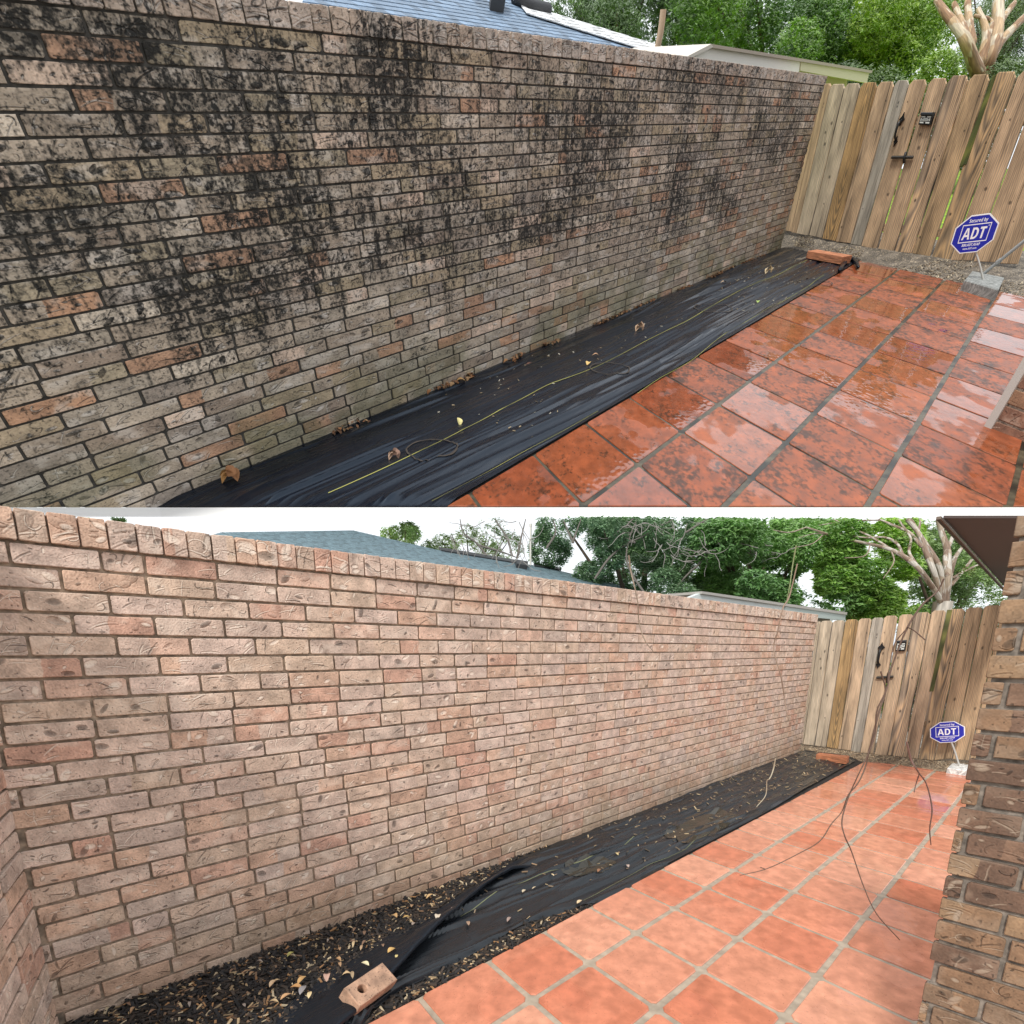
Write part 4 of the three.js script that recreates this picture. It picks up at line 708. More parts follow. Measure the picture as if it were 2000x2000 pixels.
{ // cored brick lying on its side at the bottom edge
  const q = p => [500 + p[0] * 0.20704, 1700 + p[1] * 0.20704], y0 = 0.024 * hB;
  const a = B.g(...q([930, 1385]), y0), b = B.g(...q([1275, 1140]), y0), d = b.clone().sub(a); d.y = 0; const L = d.length() * 1.0; d.normalize();
  const o = thing(B, 'loose_brick', 'loose cored brick lying on the fabric at the bottom edge of the lower yard', 'brick', a.clone());
  const H = 0.062 * hB, W = 0.044 * hB, s = new THREE.Shape(); s.moveTo(0, 0); s.lineTo(L, 0); s.lineTo(L * 1.0, H); s.lineTo(0, H); s.lineTo(0, 0);
  const hole = new THREE.Path(); hole.absellipse(L * 0.27, H * 0.56, H * 0.27, H * 0.25, 0, Math.PI * 2); s.holes.push(hole);
  const g = new THREE.ExtrudeGeometry(s, { depth: W, bevelEnabled: true, bevelSize: 0.003 * hB, bevelThickness: 0.003 * hB, bevelSegments: 2, curveSegments: 20 });
  { const u = g.attributes.uv; for (let i = 0; i < u.count; i++) u.setXY(i, u.getX(i) * 5, u.getY(i) * 5); }
  const m = finish(new THREE.Mesh(g, std({ map: brickFace, color: lin(0.80, 1.22, 1.6), bumpMap: brickBump, bumpScale: 0.003, roughness: 0.92 }))); m.name = 'brick_body';
  m.rotation.order = 'YXZ'; m.rotation.set(-0.98, Math.atan2(-d.z, d.x), 0.02); m.position.y = 0.008; o[0].add(m);
}
function octagon(hw, hh) { const k = 0.42; return [[-hw * k, -hh], [hw * k, -hh], [hw, -hh * k], [hw, hh * k], [hw * k, hh], [-hw * k, hh], [-hw, hh * k], [-hw, -hh * k]]; }
const signTex = (() => {
  const c = document.createElement('canvas'); c.width = 768; c.height = 512; const x = c.getContext('2d'); x.fillStyle = '#f2f2f2'; x.fillRect(0, 0, 768, 512);
  const oct = (k) => { x.beginPath(); octagon(384 * k, 256 * k).forEach((p, i) => x[i ? 'lineTo' : 'moveTo'](384 + p[0], 256 + p[1])); x.closePath(); };
  x.fillStyle = '#1a27a6'; oct(0.94); x.fill(); x.textAlign = 'center'; x.fillStyle = '#f4f4f6';
  x.font = 'bold 62px sans-serif'; x.fillText('Secured by', 384, 96);
  x.strokeStyle = '#f4f4f6'; x.lineWidth = 13; x.strokeRect(136, 126, 496, 232); x.font = 'bold 216px sans-serif'; x.fillText('ADT', 378, 322); x.font = 'bold 26px sans-serif'; x.fillText('®', 602, 168);
  x.font = 'bold 50px sans-serif'; x.fillText('800.ADT.ASAP', 384, 416); x.font = 'bold 36px sans-serif'; x.fillText('www.ADT.com', 384, 462);
  const t = new THREE.CanvasTexture(c); t.colorSpace = THREE.SRGBColorSpace; t.magFilter = THREE.LinearFilter; return t;
})();
function yardSign(f, h, label, cpx, base, hwPx, hhPx, roll) {
  const toEye = V3(-base.x, 0, -base.z).normalize(), c = f.pl(cpx[0], cpx[1], base, toEye), dep = f.px(c)[2], hw = hwPx * dep / FL * 1.0, hh = hhPx * dep / FL;
  const R = V3(toEye.z, 0, -toEye.x), cr = Math.cos(roll), sr = Math.sin(roll), X = R.clone().multiplyScalar(cr).addScaledVector(V3(0, 1, 0), sr), Y = V3(0, 1, 0).multiplyScalar(cr).addScaledVector(R, -sr);
  const at = (a, t, k) => c.clone().addScaledVector(X, a).addScaledVector(Y, t).addScaledVector(toEye, k), o = thing(f, 'yard_sign', label, 'sign', base);
  let mb = new MB(); prism(mb, octagon(hw, hh), at, 0.004 * h, -0.004 * h, 0.001 * h, (a, t) => [a, t]); part('sign_board', mb.geo(), std({ color: lin(0.7, 0.7, 0.72), roughness: 0.4 }), o);
  mb = new MB(); const oc = octagon(hw * 0.985, hh * 0.985); mb.fan(oc.map(p => at(p[0], p[1], 0.0046 * h)), oc.map(p => [p[0] / hw / 2 + 0.5, p[1] / hh / 2 + 0.5])); part('sign_face', mb.geo(), std({ map: signTex, roughness: 0.35 }), o);
  part('stake', limb([base.clone().add(V3(0, -0.02 * h, 0)), base.clone().lerp(at(hw * 0.12, -hh * 0.6, -0.01 * h), 0.5), at(hw * 0.12, -hh * 0.6, -0.010 * h)], 0.0075 * h, 0.0075 * h, 6, 6), std({ color: lin(0.42, 0.41, 0.38), roughness: 0.5 }), o);
}
{
  yardSign(T, hT, 'blue octagonal alarm sign with white lettering on a stake before the upper gate', [1903, 457], T.g(1927, 560, 0.03 * hT), 35, 27, 0.15);
  yardSign(B, hB, 'blue octagonal alarm sign with white lettering on a stake beside the near brick pillar', [1850, 1430], B.g(1874, 1490, 0.075 * hB), 27, 20.5, 0.17);
  const o = thing(T, 'concrete_paver', 'grey concrete paver on the soil beside the stake of the upper alarm sign', 'paver', T.g(1920, 550, 0.02 * hT));
  const pc = [[1884, 547], [1951, 566], [1962, 542], [1899, 529]].map(p => T.g(p[0], p[1], 0.075 * hT)), mb = new MB(); prism(mb, pc.map(p => [p.x, p.z]), (x, z, y) => V3(x, y, z), 0.075 * hT, 0.0, 0.006 * hT, (x, z) => [x / hT * 2, z / hT * 2]);
  part('slab', mb.geo(), std({ map: mortarTex(128, 130, 128), roughness: 0.95 }), o);
  const ob = thing(B, 'concrete_paver', 'pale concrete paver half hidden behind the near brick pillar', 'paver', B.g(1872, 1500, 0.03 * hB));
  const pb = [[1850, 1500], [1862, 1488], [1892, 1492], [1888, 1505]].map(p => B.g(p[0], p[1], 0.05 * hB)), mb2 = new MB(); prism(mb2, pb.map(p => [p.x, p.z]), (x, z, y) => V3(x, y, z), 0.05 * hB, 0, 0.004 * hB, (x, z) => [x * 2, z * 2]); part('slab', mb2.geo(), std({ map: mortarTex(205, 204, 200), roughness: 0.9 }), ob);
  const base = T.g(1922, 534, 0.075 * hT), op = thing(T, 'metal_pipe', 'slanting grey metal pipe with a coupling, resting on the concrete paver', 'pipe', base);
  const zn = std({ color: lin(0.42, 0.45, 0.46), roughness: 0.4, metalness: 0.5 }), e = T.pl(2020, 455, base, gateT.n), P = k => base.clone().lerp(e, k);
  part('tube', limb([P(0), P(0.5), P(1)], 0.014 * hT, 0.014 * hT, 4, 12), zn, op); part('coupling', limb([P(0.27), P(0.31), P(0.35)], 0.019 * hT, 0.019 * hT, 3, 12), zn, op);
}

// ---------------------------------------------------------------- roofs and sheds beyond the walls
function roofPlane(f, p0, slope) { return { p0, n: V3(0, 1, slope).normalize() }; }        // rises away from the wall (towards -z)
function shingles(f, P, px, h, rowM, owner, mat, name = 'shingles') {         // courses of shingles, each lapping the one below
  const pts = px.map(q => f.pl(q[0], q[1], P.p0, P.n)), up = V3(0, P.n.z, -P.n.y).normalize(), al = V3(1, 0, 0);
  const pl = pts.map(p => { const q = p.clone().sub(P.p0); return [q.dot(al), q.dot(up)]; });
  const lo = Math.min(...pl.map(p => p[1])), hi = Math.max(...pl.map(p => p[1])), at = (a, t, c) => P.p0.clone().addScaledVector(al, a).addScaledVector(up, t).addScaledVector(P.n, c), mb = new MB();
  for (let t = lo; t < hi; t += rowM) {
    let row = clipPoly(clipPoly(pl, 0, 1, t), 0, -1, -(t + rowM * 1.1)); if (row.length < 3) continue; if (area2(row) < 0) row.reverse();
    const th = rowM * 0.055, H = q => th * (1 - clamp((q[1] - t) / (rowM * 1.1))) + th * 0.2, top = row.map(q => at(q[0], q[1], H(q))), uv = row.map(q => [q[0] / (rowM * 12), (q[1] - t) / (rowM * 12) + Math.floor((t - lo) / rowM + 0.01) * 0.0837]);
    mb.fan(top, uv); for (let i = 0; i < row.length; i++) { const j = (i + 1) % row.length; mb.quad(at(row[i][0], row[i][1], -th), at(row[j][0], row[j][1], -th), top[j], top[i], uv[i], uv[j], uv[j], uv[i]); }
  }
  return part(name, mb.geo(), mat, owner, name === 'shingles');
}
const shingleTex = (r, g, b) => paint(512, 512, (u, v, o) => { const row = Math.floor(v * 12), off = vnoise(row * 7.7, 2) * 3, tab = Math.floor(u * 9 + off), k = 0.74 + 0.34 * vnoise(tab * 3.1 + row * 17.7, row * 5.3) + 0.24 * (vnoise(u * 200, v * 200) - 0.5), e = (u * 9 + off) % 1; const d = e < 0.03 ? 0.6 : 1; o[0] = r * k * d; o[1] = g * k * d; o[2] = b * k * d; });
function boardOn(f, o, name, px, P, n, thick, mat, back = 0) {          // a flat board facing along n, thick metres deep
  const pts = px.map(q => f.pl(q[0], q[1], P, n)), X = V3(n.z, 0, -n.x).normalize(), Yv = new THREE.Vector3().crossVectors(n, X); const c = pts.map(p => { const q = p.clone().sub(P); return [q.dot(X), q.dot(Yv)]; });
  const mb = new MB(); prism(mb, c, (a, t, k) => P.clone().addScaledVector(X, a).addScaledVector(Yv, t).addScaledVector(n, k), -back, -back - thick, 0, (a, t) => [a, t]); return part(name, mb.geo(), mat, o);
}
{
  const p0 = V3(4 * hT, 1.1 * hT, -3.1 * hT), P = roofPlane(T, p0, 0.36), o = thing(T, 'house_roof', 'blue grey shingled house roof rising behind the stained wall', 'house', V3(5 * hT, 0, -4 * hT));
  const sh = std({ map: shingleTex(122, 144, 168), roughness: 0.6 }); shingles(T, P, [[560, 120], [600, -30], [985, -30], [1040, 14], [1290, 96], [1370, 132], [1360, 190], [700, 160]], hT, 0.062 * hT, o, sh);
  const P2 = { p0: p0.clone().addScaledVector(P.n, 0.015 * hT), n: P.n }; shingles(T, P2, [[985, -30], [1000, -30], [1062, 20], [1352, 109], [1385, 128], [1370, 136], [1285, 106], [1030, 26]], hT, 0.062 * hT, o, std({ map: shingleTex(226, 228, 230), roughness: 0.7 }), 'painted_sunlit_hip');  // pale shingles paint sun and sky glare onto the hip
  const q = (x, y, k) => T.pl(x, y, p0, P.n).addScaledVector(P.n, k * hT), dk = std({ color: lin(0.03, 0.032, 0.036), roughness: 0.6 });
  const mbx = new MB(); const vp = [[955, 8], [984, 12], [983, 27], [956, 22]].map(a => T.pl(a[0], a[1], p0, P.n)); const X = V3(1, 0, 0), U = V3(0, P.n.z, -P.n.y).normalize(); prism(mbx, vp.map(v => { const w = v.clone().sub(p0); return [w.dot(X), w.dot(U)]; }), (a, t, c) => p0.clone().addScaledVector(X, a).addScaledVector(U, t).addScaledVector(P.n, c), 0.11 * hT, 0, 0.02 * hT, (a, t) => [a, t]); part('roof_vent', mbx.geo(), dk, o);
  part('ridge_vent', limb([q(1000, 8, 0.03), q(1030, 20, 0.03), q(1070, 29, 0.03)], 0.035 * hT, 0.035 * hT, 8, 8), dk, o);
  part('vent_pipe', limb([q(1283, 112, -0.1), q(1283, 112, 0.02).add(V3(0, 0.12 * hT, 0)), q(1283, 112, 0.02).add(V3(0, 0.25 * hT, 0))], 0.028 * hT, 0.028 * hT, 4, 12), std({ color: lin(0.42, 0.30, 0.2), roughness: 0.7 }), o);
}
{
  const p0 = V3(4 * hB, 1.12 * hB, -2.5 * hB), P = roofPlane(B, p0, 0.30), o = thing(B, 'house_roof', 'pale blue shingled house roof with vents, rising behind the clean wall', 'house', V3(4 * hB, 0, -3.5 * hB));
  const sh = std({ map: shingleTex(128, 150, 158), roughness: 0.75 });
  shingles(B, P, [[360, 1072], [372, 1056], [432, 1040], [690, 1036], [858, 1075], [1060, 1107], [1270, 1157], [1350, 1185], [1340, 1220], [700, 1160]], hB, 0.040 * hB, o, sh);
  const dk = std({ color: lin(0.035, 0.038, 0.042), roughness: 0.6 }), X = V3(1, 0, 0), U = V3(0, P.n.z, -P.n.y).normalize(), to = (a, s = 0) => { const w = B.pl(a[0], a[1], p0, P.n).sub(p0); return [w.dot(X), w.dot(U)]; }, at = (a, t, c) => p0.clone().addScaledVector(X, a).addScaledVector(U, t).addScaledVector(P.n, c);
  const pr = (name, px, hgt, mat, bev = 0.003) => { const mb = new MB(); prism(mb, px.map(a => to(a)), at, hgt * hB, 0, bev * hB, (a, t) => [a, t]); part(name, mb.geo(), mat, o); };
  pr('ridge_vent', [[857, 1071], [1008, 1096], [1007, 1101], [862, 1077]], 0.022, dk); pr('ridge_vent', [[1042, 1102], [1097, 1111], [1096, 1115], [1044, 1107]], 0.022, dk);
  pr('roof_vent', [[1006, 1100], [1030, 1104], [1029, 1113], [1008, 1109]], 0.06, dk);
  const q = (x, y, k) => B.pl(x, y, p0, P.n).addScaledVector(P.n, k * hB), wh = std({ color: lin(0.62, 0.6, 0.55), roughness: 0.5 }), b = q(1036, 1104, 0), hgt = (1104 - 1032) * B.px(b)[2] / FL / Math.cos(0.2);
  part('vent_pipe', limb([b.clone(), b.clone().add(V3(0, hgt * 0.5, 0)), b.clone().add(V3(0, hgt, 0))], 0.0165 * hB, 0.0165 * hB, 4, 12), wh, o); part('pipe_cap', limb([b.clone().add(V3(0, hgt * 0.95, 0)), b.clone().add(V3(0, hgt * 1.02, 0))], 0.022 * hB, 0.022 * hB, 2, 12), wh, o);
}
{
  const n = V3(0, 0, 1), P = V3(8 * hT, 1.2 * hT, -2.95 * hT), o = thing(T, 'shed', 'cream shed with low roof and sunlight painted on its white front behind the far end of the stained wall', 'shed', V3(8 * hT, 0, -3.2 * hT));
  boardOn(T, o, 'gable_panel', [[1330, 140], [1336, 112], [1384, 92], [1565, 120], [1563, 139], [1545, 160]], P, n, 0.06 * hT, std({ color: lin(0.82, 0.80, 0.76), roughness: 0.7 }), 0.01 * hT);  // brighter white paints sunlight onto this end of the fascia line
  boardOn(T, o, 'fascia', [[1565, 120], [1698, 142], [1693, 162], [1563, 138]], P, n, 0.05 * hT, std({ color: lin(0.62, 0.58, 0.40), roughness: 0.7 }));  // duller cream paints shade onto the rest of the fascia line
  boardOn(T, o, 'wall', [[1530, 130], [1688, 150], [1682, 230], [1525, 230]], P, n, 0.05 * hT, std({ color: lin(0.60, 0.53, 0.34), roughness: 0.85 }), 0.22 * hT);
  boardOn(T, o, 'roof_edge', [[1332, 110], [1384, 86], [1566, 115], [1702, 138], [1699, 143], [1565, 121], [1384, 93], [1336, 116]].slice(2, 6).concat([[1384, 93], [1384, 86]]).slice(0, 6), P, n, 0.7 * hT, std({ color: lin(0.42, 0.36, 0.3), roughness: 0.9 }), -0.02 * hT);
  boardOn(T, o, 'rake_board', [[1332, 113], [1384, 86], [1388, 92], [1340, 116]], P, n, 0.7 * hT, std({ color: lin(0.6, 0.56, 0.5), roughness: 0.8 }), -0.022 * hT);
}
{
  const n = V3(0, 0, 1), P = V3(5.3 * hB, 1.25 * hB, -2.12 * hB), o = thing(B, 'shed', 'pale shed eave peeking over the far end of the clean wall', 'shed', V3(5 * hB, 0, -2.3 * hB));
  const pale = std({ color: lin(0.60, 0.65, 0.64), roughness: 0.7 });
  boardOn(B, o, 'gable_panel', [[1340, 1185], [1346, 1168], [1369, 1159], [1534, 1183], [1532, 1200], [1500, 1215]], P, n, 0.04 * hB, pale, 0.008 * hB);
  boardOn(B, o, 'fascia', [[1534, 1182], [1652, 1200], [1651, 1212], [1532, 1200]], P, n, 0.03 * hB, std({ color: lin(0.40, 0.46, 0.44), roughness: 0.7 }));
  boardOn(B, o, 'wall', [[1560, 1195], [1648, 1205], [1646, 1260], [1560, 1260]], P, n, 0.03 * hB, std({ color: lin(0.30, 0.28, 0.24), roughness: 0.9 }), 0.15 * hB);
  boardOn(B, o, 'roof_edge', [[1369, 1155], [1534, 1179], [1653, 1196], [1652, 1201], [1534, 1184], [1369, 1160]], P, n, 0.5 * hB, std({ color: lin(0.40, 0.38, 0.35), roughness: 0.9 }), -0.012 * hB);
}
{ // eave of the house on the right, above the pillar
  const Y = 1.62 * hB, o = thing(B, 'house_eave', 'dark brown eave jutting in at the upper right above the brick pillar', 'eave', B.g(1900, 1060, Y));
  const mb = new MB(); prism(mb, [[1842, 1012], [1992, 1180], [2080, 1180], [2080, 1012]].map(p => { const q = B.g(p[0], p[1], Y); return [q.x, q.z]; }), (x, z, y) => V3(x, y, z), Y + 0.012 * hB, Y, 0, (x, z) => [x, z]);
  part('soffit', mb.geo(), std({ color: lin(0.075, 0.055, 0.05), roughness: 0.9 }), o);
  const a = B.g(1838, 1012, Y), b = B.g(1990, 1182, Y), mf = new MB(), d = b.clone().sub(a).normalize(), s = V3(-d.z, 0, d.x).multiplyScalar(-0.02 * hB); prism(mf, [[a.x, a.z], [b.x, b.z], [b.x + s.x, b.z + s.z], [a.x + s.x, a.z + s.z]], (x, z, y) => V3(x, y, z), Y + 0.010 * hB, Y - 0.004 * hB, 0.001, (x, z) => [x, z]);
  part('fascia', mf.geo(), std({ color: lin(0.16, 0.125, 0.10), roughness: 0.8 }), o);
}

// ---------------------------------------------------------------- trees
const barkTex = paint(256, 512, (u, v, o) => { const k = 0.6 + 0.5 * fbm(u * 14, v * 8, 4) + 0.25 * (vnoise(u * 60, v * 20) - 0.5); o[0] = 92 * k; o[1] = 78 * k; o[2] = 64 * k; });
const barkMat = std({ map: barkTex, roughness: 0.95 });
const crapeTex = (a, b, c) => paint(256, 512, (u, v, o) => { const m = sstep(0.46, 0.56, fbm(u * 4, v * 5 + 3, 4)), n = sstep(0.56, 0.62, fbm(u * 5 + 9, v * 3, 3)), k = 0.86 + 0.26 * (vnoise(u * 40, v * 14) - 0.5); for (let i = 0; i < 3; i++) o[i] = lerp(lerp(a[i], b[i], m), c[i], n * 0.8) * k; });
function spray(l, w, n = 5) {                      // a twig's end: a few folded leaves
  const gs = []; for (let i = 0; i < n; i++) {
    const mb = new MB(), c = 0.22 * w; const A = V3(0, 0, 0), M1 = V3(l * 0.45, -c, w / 2), M2 = V3(l * 0.45, -c, -w / 2), C = V3(l * 0.5, 0, 0), E = V3(l, -l * 0.12, 0);
    mb.tri(A, C, M1, [0, 0], [0, 0], [0, 0]); mb.tri(C, E, M1, [0, 0], [0, 0], [0, 0]); mb.tri(A, M2, C, [0, 0], [0, 0], [0, 0]); mb.tri(C, M2, E, [0, 0], [0, 0], [0, 0]);
    const g = mb.geo(); g.rotateX(rr(-0.6, 0.6)); g.rotateZ(rr(-0.7, 0.4)); g.rotateY(i / n * 6.28 + rr(-0.5, 0.5)); g.translate(rr(-0.5, 0.5) * l, rr(-0.35, 0.35) * l, rr(-0.5, 0.5) * l); gs.push(g);
  } return mergeGeometries(gs);
}
const leafMats = {}; const leafMat = t => leafMats[t] ||= phys({ color: 0xffffff, roughness: 0.55, transmission: t, thickness: 0, side: THREE.DoubleSide });
function tree(f, o) {                              // blobs: [x, y, r] in the view at o.dep metres
  const pts = o.blobs.map(b => { const dep = o.dep * (1 + (b[3] || 0)); return { c: f.at(b[0], b[1], dep), r: b[2] * dep / FL }; });
  const cx = pts.reduce((s, p) => s + p.c.x, 0) / pts.length, cz = pts.reduce((s, p) => s + p.c.z, 0) / pts.length, base = V3(cx, 0, cz), low = Math.min(...pts.map(p => p.c.y));
  const lim0t = (o.cut || -1e9) + 20, own = thing(f, 'tree', o.label, 'tree', base), fork = V3(cx, Math.max(0.4, low * 0.75), cz);
  part('trunk', limb([V3(cx, -0.02, cz), V3(cx + 0.02 * low, fork.y * 0.5, cz), fork], o.tr, o.tr * 0.75, 8, 10, 0.25), barkMat, own);
  const lim = pts.slice(0, 9).filter(p => f.px(p.c)[1] > lim0t).map(p => limb([fork.clone().add(V3(0, -0.1, 0)), fork.clone().lerp(p.c, 0.5).add(V3(rr(-0.1, 0.1) * p.r, 0.1 * p.r, rr(-0.1, 0.1) * p.r)), p.c.clone().add(V3(0, p.r * 0.3, 0))], o.tr * 0.55, o.tr * 0.12, 8, 6, 0.3)); if (lim.length) part('limbs', merged(lim), barkMat, own, true);
  const g = spray(o.l, o.l * (o.asp || 0.42)), n = o.n, im = new THREE.InstancedMesh(g, leafMat(o.trans ?? 0.35), n), d = new THREE.Object3D(), vol = pts.map(p => p.r * p.r), tot = vol.reduce((a, b) => a + b), s = rr(0, 50); let k = 0;
  const lim0 = o.cut || -1e9, q = V3(0, 0, 0), col = new THREE.Color();
  for (let i = 0; i < n * 3 && k < n; i++) {
    let w = rnd() * tot, j = 0; while (w > vol[j] && j < vol.length - 1) w -= vol[j++]; const p = pts[j];
    do q.set(rr(-1, 1), rr(-1, 1), rr(-1, 1)); while (q.lengthSq() > 1); const rad = Math.pow(q.length(), 0.4); q.normalize().multiplyScalar(p.r * rad); q.y *= 0.85; q.add(p.c); if (f.px(q)[1] < lim0 + rnd() * 3) continue;
    const cl = fbm(q.x / o.l * 0.13 + s, q.y / o.l * 0.17 + q.z / o.l * 0.11, 3); if (cl < (o.gap ?? 0.42)) continue;
    d.position.copy(q).sub(base); d.rotation.set(rr(-0.5, 0.5), rr(0, 6.28), rr(-0.6, 0.3)); d.scale.setScalar(rr(0.65, 1.25)); d.updateMatrix(); im.setMatrixAt(k, d.matrix);
    const t = clamp(vnoise(q.x / o.l * 0.08 + 7, q.z / o.l * 0.08 + q.y / o.l * 0.1) + rr(-0.25, 0.25)); col.setRGB(...o.c[0]).lerp(new THREE.Color().setRGB(...o.c[1]), t).multiplyScalar(rr(0.75, 1.25)); im.setColorAt(k, col); k++;
  }
  im.count = k; im.name = 'crown'; im.userData.kind = 'stuff'; finish(im); own[0].add(im); return own;
}
const sp = (x0, x1, y0, y1, r0, r1, n, jd = 0.12) => Array.from({ length: n }, () => [rr(x0, x1), rr(y0, y1), rr(r0, r1), rr(-jd, jd)]);
// upper terrace
const dT = 13 * hT;
tree(T, { label: 'dark green bushy tree standing behind the blue roof of the upper yard', dep: dT * 1.05, blobs: [...sp(1060, 1330, -30, 60, 34, 56, 12), ...sp(1160, 1360, 40, 100, 30, 46, 11)], l: 0.072 * hT, n: 11000, tr: 0.12 * hT, c: [[0.065, 0.135, 0.043], [0.145, 0.260, 0.063]], trans: 0.40, gap: 0.40 });
tree(T, { label: 'tall light green tree behind the shed and the left boards of the upper gate', dep: dT * 0.98, blobs: [...sp(1350, 1640, -40, 60, 44, 66, 15), ...sp(1420, 1700, 50, 160, 36, 54, 17)], l: 0.085 * hT, n: 17000, tr: 0.14 * hT, c: [[0.087, 0.216, 0.028], [0.246, 0.442, 0.045]], trans: 0.55, gap: 0.36 });
tree(T, { label: 'yellow green tree with pale twigs between shed and crape myrtle of the upper yard', dep: dT * 0.97, blobs: [...sp(1650, 1850, -30, 60, 40, 60, 10), ...sp(1670, 1850, 50, 170, 32, 50, 14)], l: 0.085 * hT, n: 10000, tr: 0.07 * hT, c: [[0.160, 0.338, 0.028], [0.435, 0.598, 0.045]], trans: 0.55, gap: 0.36 });
tree(T, { label: 'dark green tree at the upper right corner behind the crape myrtle', dep: dT * 1.2, blobs: [...sp(1850, 2040, -20, 70, 40, 60, 9), ...sp(1890, 2040, 60, 170, 34, 52, 9)], l: 0.07 * hT, n: 9000, tr: 0.1 * hT, c: [[0.058, 0.121, 0.033], [0.174, 0.286, 0.054]], trans: 0.45, gap: 0.42 });
const trim = (l, y0 = 1014) => { const out = []; if (l[0][1] < y0) l = l.slice().reverse(); for (let i = 0; i < l.length; i++) { if (l[i][1] >= y0) { out.push(l[i]); continue; } if (i && l[i - 1][1] > y0) { const a = l[i - 1], t = (a[1] - y0) / (a[1] - l[i][1]); out.push([lerp(a[0], l[i][0], t), y0]); } break; } return out; };
function crape(f, o) {
  const base = f.at(o.base[0], o.base[1], o.dep); const root = V3(base.x, 0, base.z), own = thing(f, 'crape_myrtle', o.label, 'tree', root);
  const mat = std({ map: crapeTex(...o.tex), roughness: 0.7 }), P = (q, j) => f.at(q[0], q[1], o.dep * (1 + 0.05 * Math.sin((q[0] - o.base[0]) * 0.021) + 0.03 * Math.sin((q[1] - o.base[1]) * 0.03) + j));
  part('trunk', limb([root.clone().add(V3(0, -0.05, 0)), root.clone().lerp(base, 0.6), base], o.r * 1.15 * o.dep / FL, o.r * o.dep / FL, 10, 14, 0.1), mat, own);
  o.limbs.forEach(l => { if (o.cut) l.p = trim(l.p); if (l.p.length < 2) return; const n = l.p.length; const g = limb(l.p.map(q => P(q, 0)), l.r[0] * (o.slim || 1) * o.dep / FL, l.r[1] * (o.slim || 1) * o.dep / FL, 6 * n, 10, 0.22); part('limb', g, mat, own); });
  if (o.twigs) o.twigs.forEach(l => part('twig', limb(l.map(q => P(q, 0)), 1.6 * o.dep / FL, 0.7 * o.dep / FL, 12, 5), mat, own));
  if (o.leaves) { const g = spray(o.ll, o.ll * 0.5), im = new THREE.InstancedMesh(g, leafMat(0.45), o.leaves.reduce((s, l) => s + l[3], 0)), d = new THREE.Object3D(); let k = 0; for (const l of o.leaves) for (let i = 0; i < l[3]; i++) { const a = rr(0, 6.28), r = Math.sqrt(rnd()) * l[2]; d.position.copy(f.at(l[0] + Math.cos(a) * r, l[1] + Math.sin(a) * r * 0.8, o.dep * rr(0.93, 1.03))).sub(root); d.rotation.set(rr(-0.5, 0.5), rr(0, 6.28), rr(-0.6, 0.3)); d.scale.setScalar(rr(0.6, 1.2)); d.updateMatrix(); im.setMatrixAt(k, d.matrix); im.setColorAt(k, lin(rr(0.09, 0.2), rr(0.2, 0.32), 0.03)); k++; } im.name = 'leaves'; im.userData.kind = 'stuff'; finish(im); own[0].add(im); }
  return own;
}
{
  const r = p => [1540 + p[0] * 0.23292, 10 + p[1] * 0.23292];
  crape(T, { slim: 0.88, label: 'pale peeling crape myrtle with thick forked trunk behind the upper gate', base: r([1620, 560]), dep: 10.6 * hT, r: 17, tex: [[214, 198, 172], [196, 166, 128], [150, 112, 80]],
    limbs: [{ p: [[1600, 590], [1545, 470], [1490, 310], [1405, 180], [1310, 60], [1240, -40]], r: [12, 6] }, { p: [[1495, 330], [1465, 200], [1425, 90], [1385, -10]], r: [8, 5] }, { p: [[1540, 320], [1515, 180], [1505, 60], [1500, -30]], r: [9, 6] }, { p: [[1640, 590], [1680, 450], [1728, 310], [1752, 160], [1755, -20]], r: [18, 11], j: -0.03 }, { p: [[1700, 450], [1780, 310], [1880, 200], [1990, 90]], r: [10, 7] }, { p: [[1610, 480], [1650, 330], [1648, 190], [1590, 40]], r: [11, 5] }, { p: [[1745, 190], [1820, 80], [1890, -10]], r: [8, 6] }, { p: [[1640, 330], [1690, 230], [1695, 130], [1560, 90]], r: [5, 3] }].map(l => ({ ...l, p: l.p.map(r) })), });
}
tree(T, { label: 'low dark hedge of bushes seen through the gaps of the upper gate', dep: dT * 0.83, blobs: [...sp(1560, 2060, 170, 300, 34, 46, 30, 0.03)], l: 0.075 * hT, n: 9000, tr: 0.05 * hT, c: [[0.058, 0.121, 0.028], [0.145, 0.247, 0.036]], trans: 0.40, gap: 0.3 });
// lower yard
const dB = 8.6 * hB, GB = { n: 1 };
tree(B, { cut: 1011, label: 'dark blue green bushy tree behind the roof vent pipe of the lower yard', dep: dB * 1.0, blobs: [...sp(1060, 1330, 1000, 1090, 34, 52, 14), ...sp(1120, 1350, 1080, 1150, 28, 44, 14), ...sp(1250, 1420, 1120, 1170, 22, 34, 7)], l: 0.060 * hB, n: 11000, tr: 0.09 * hB, c: [[0.102, 0.216, 0.104], [0.232, 0.390, 0.162]], trans: 0.45, gap: 0.40 });
tree(B, { cut: 1011, label: 'fresh green tree behind the pale shed and the left boards of the lower gate', dep: dB * 0.95, blobs: [...sp(1390, 1600, 990, 1080, 40, 60, 15), ...sp(1400, 1660, 1075, 1190, 32, 48, 20)], l: 0.066 * hB, n: 16000, tr: 0.10 * hB, c: [[0.131, 0.297, 0.076], [0.290, 0.520, 0.117]], trans: 0.52, gap: 0.37 });
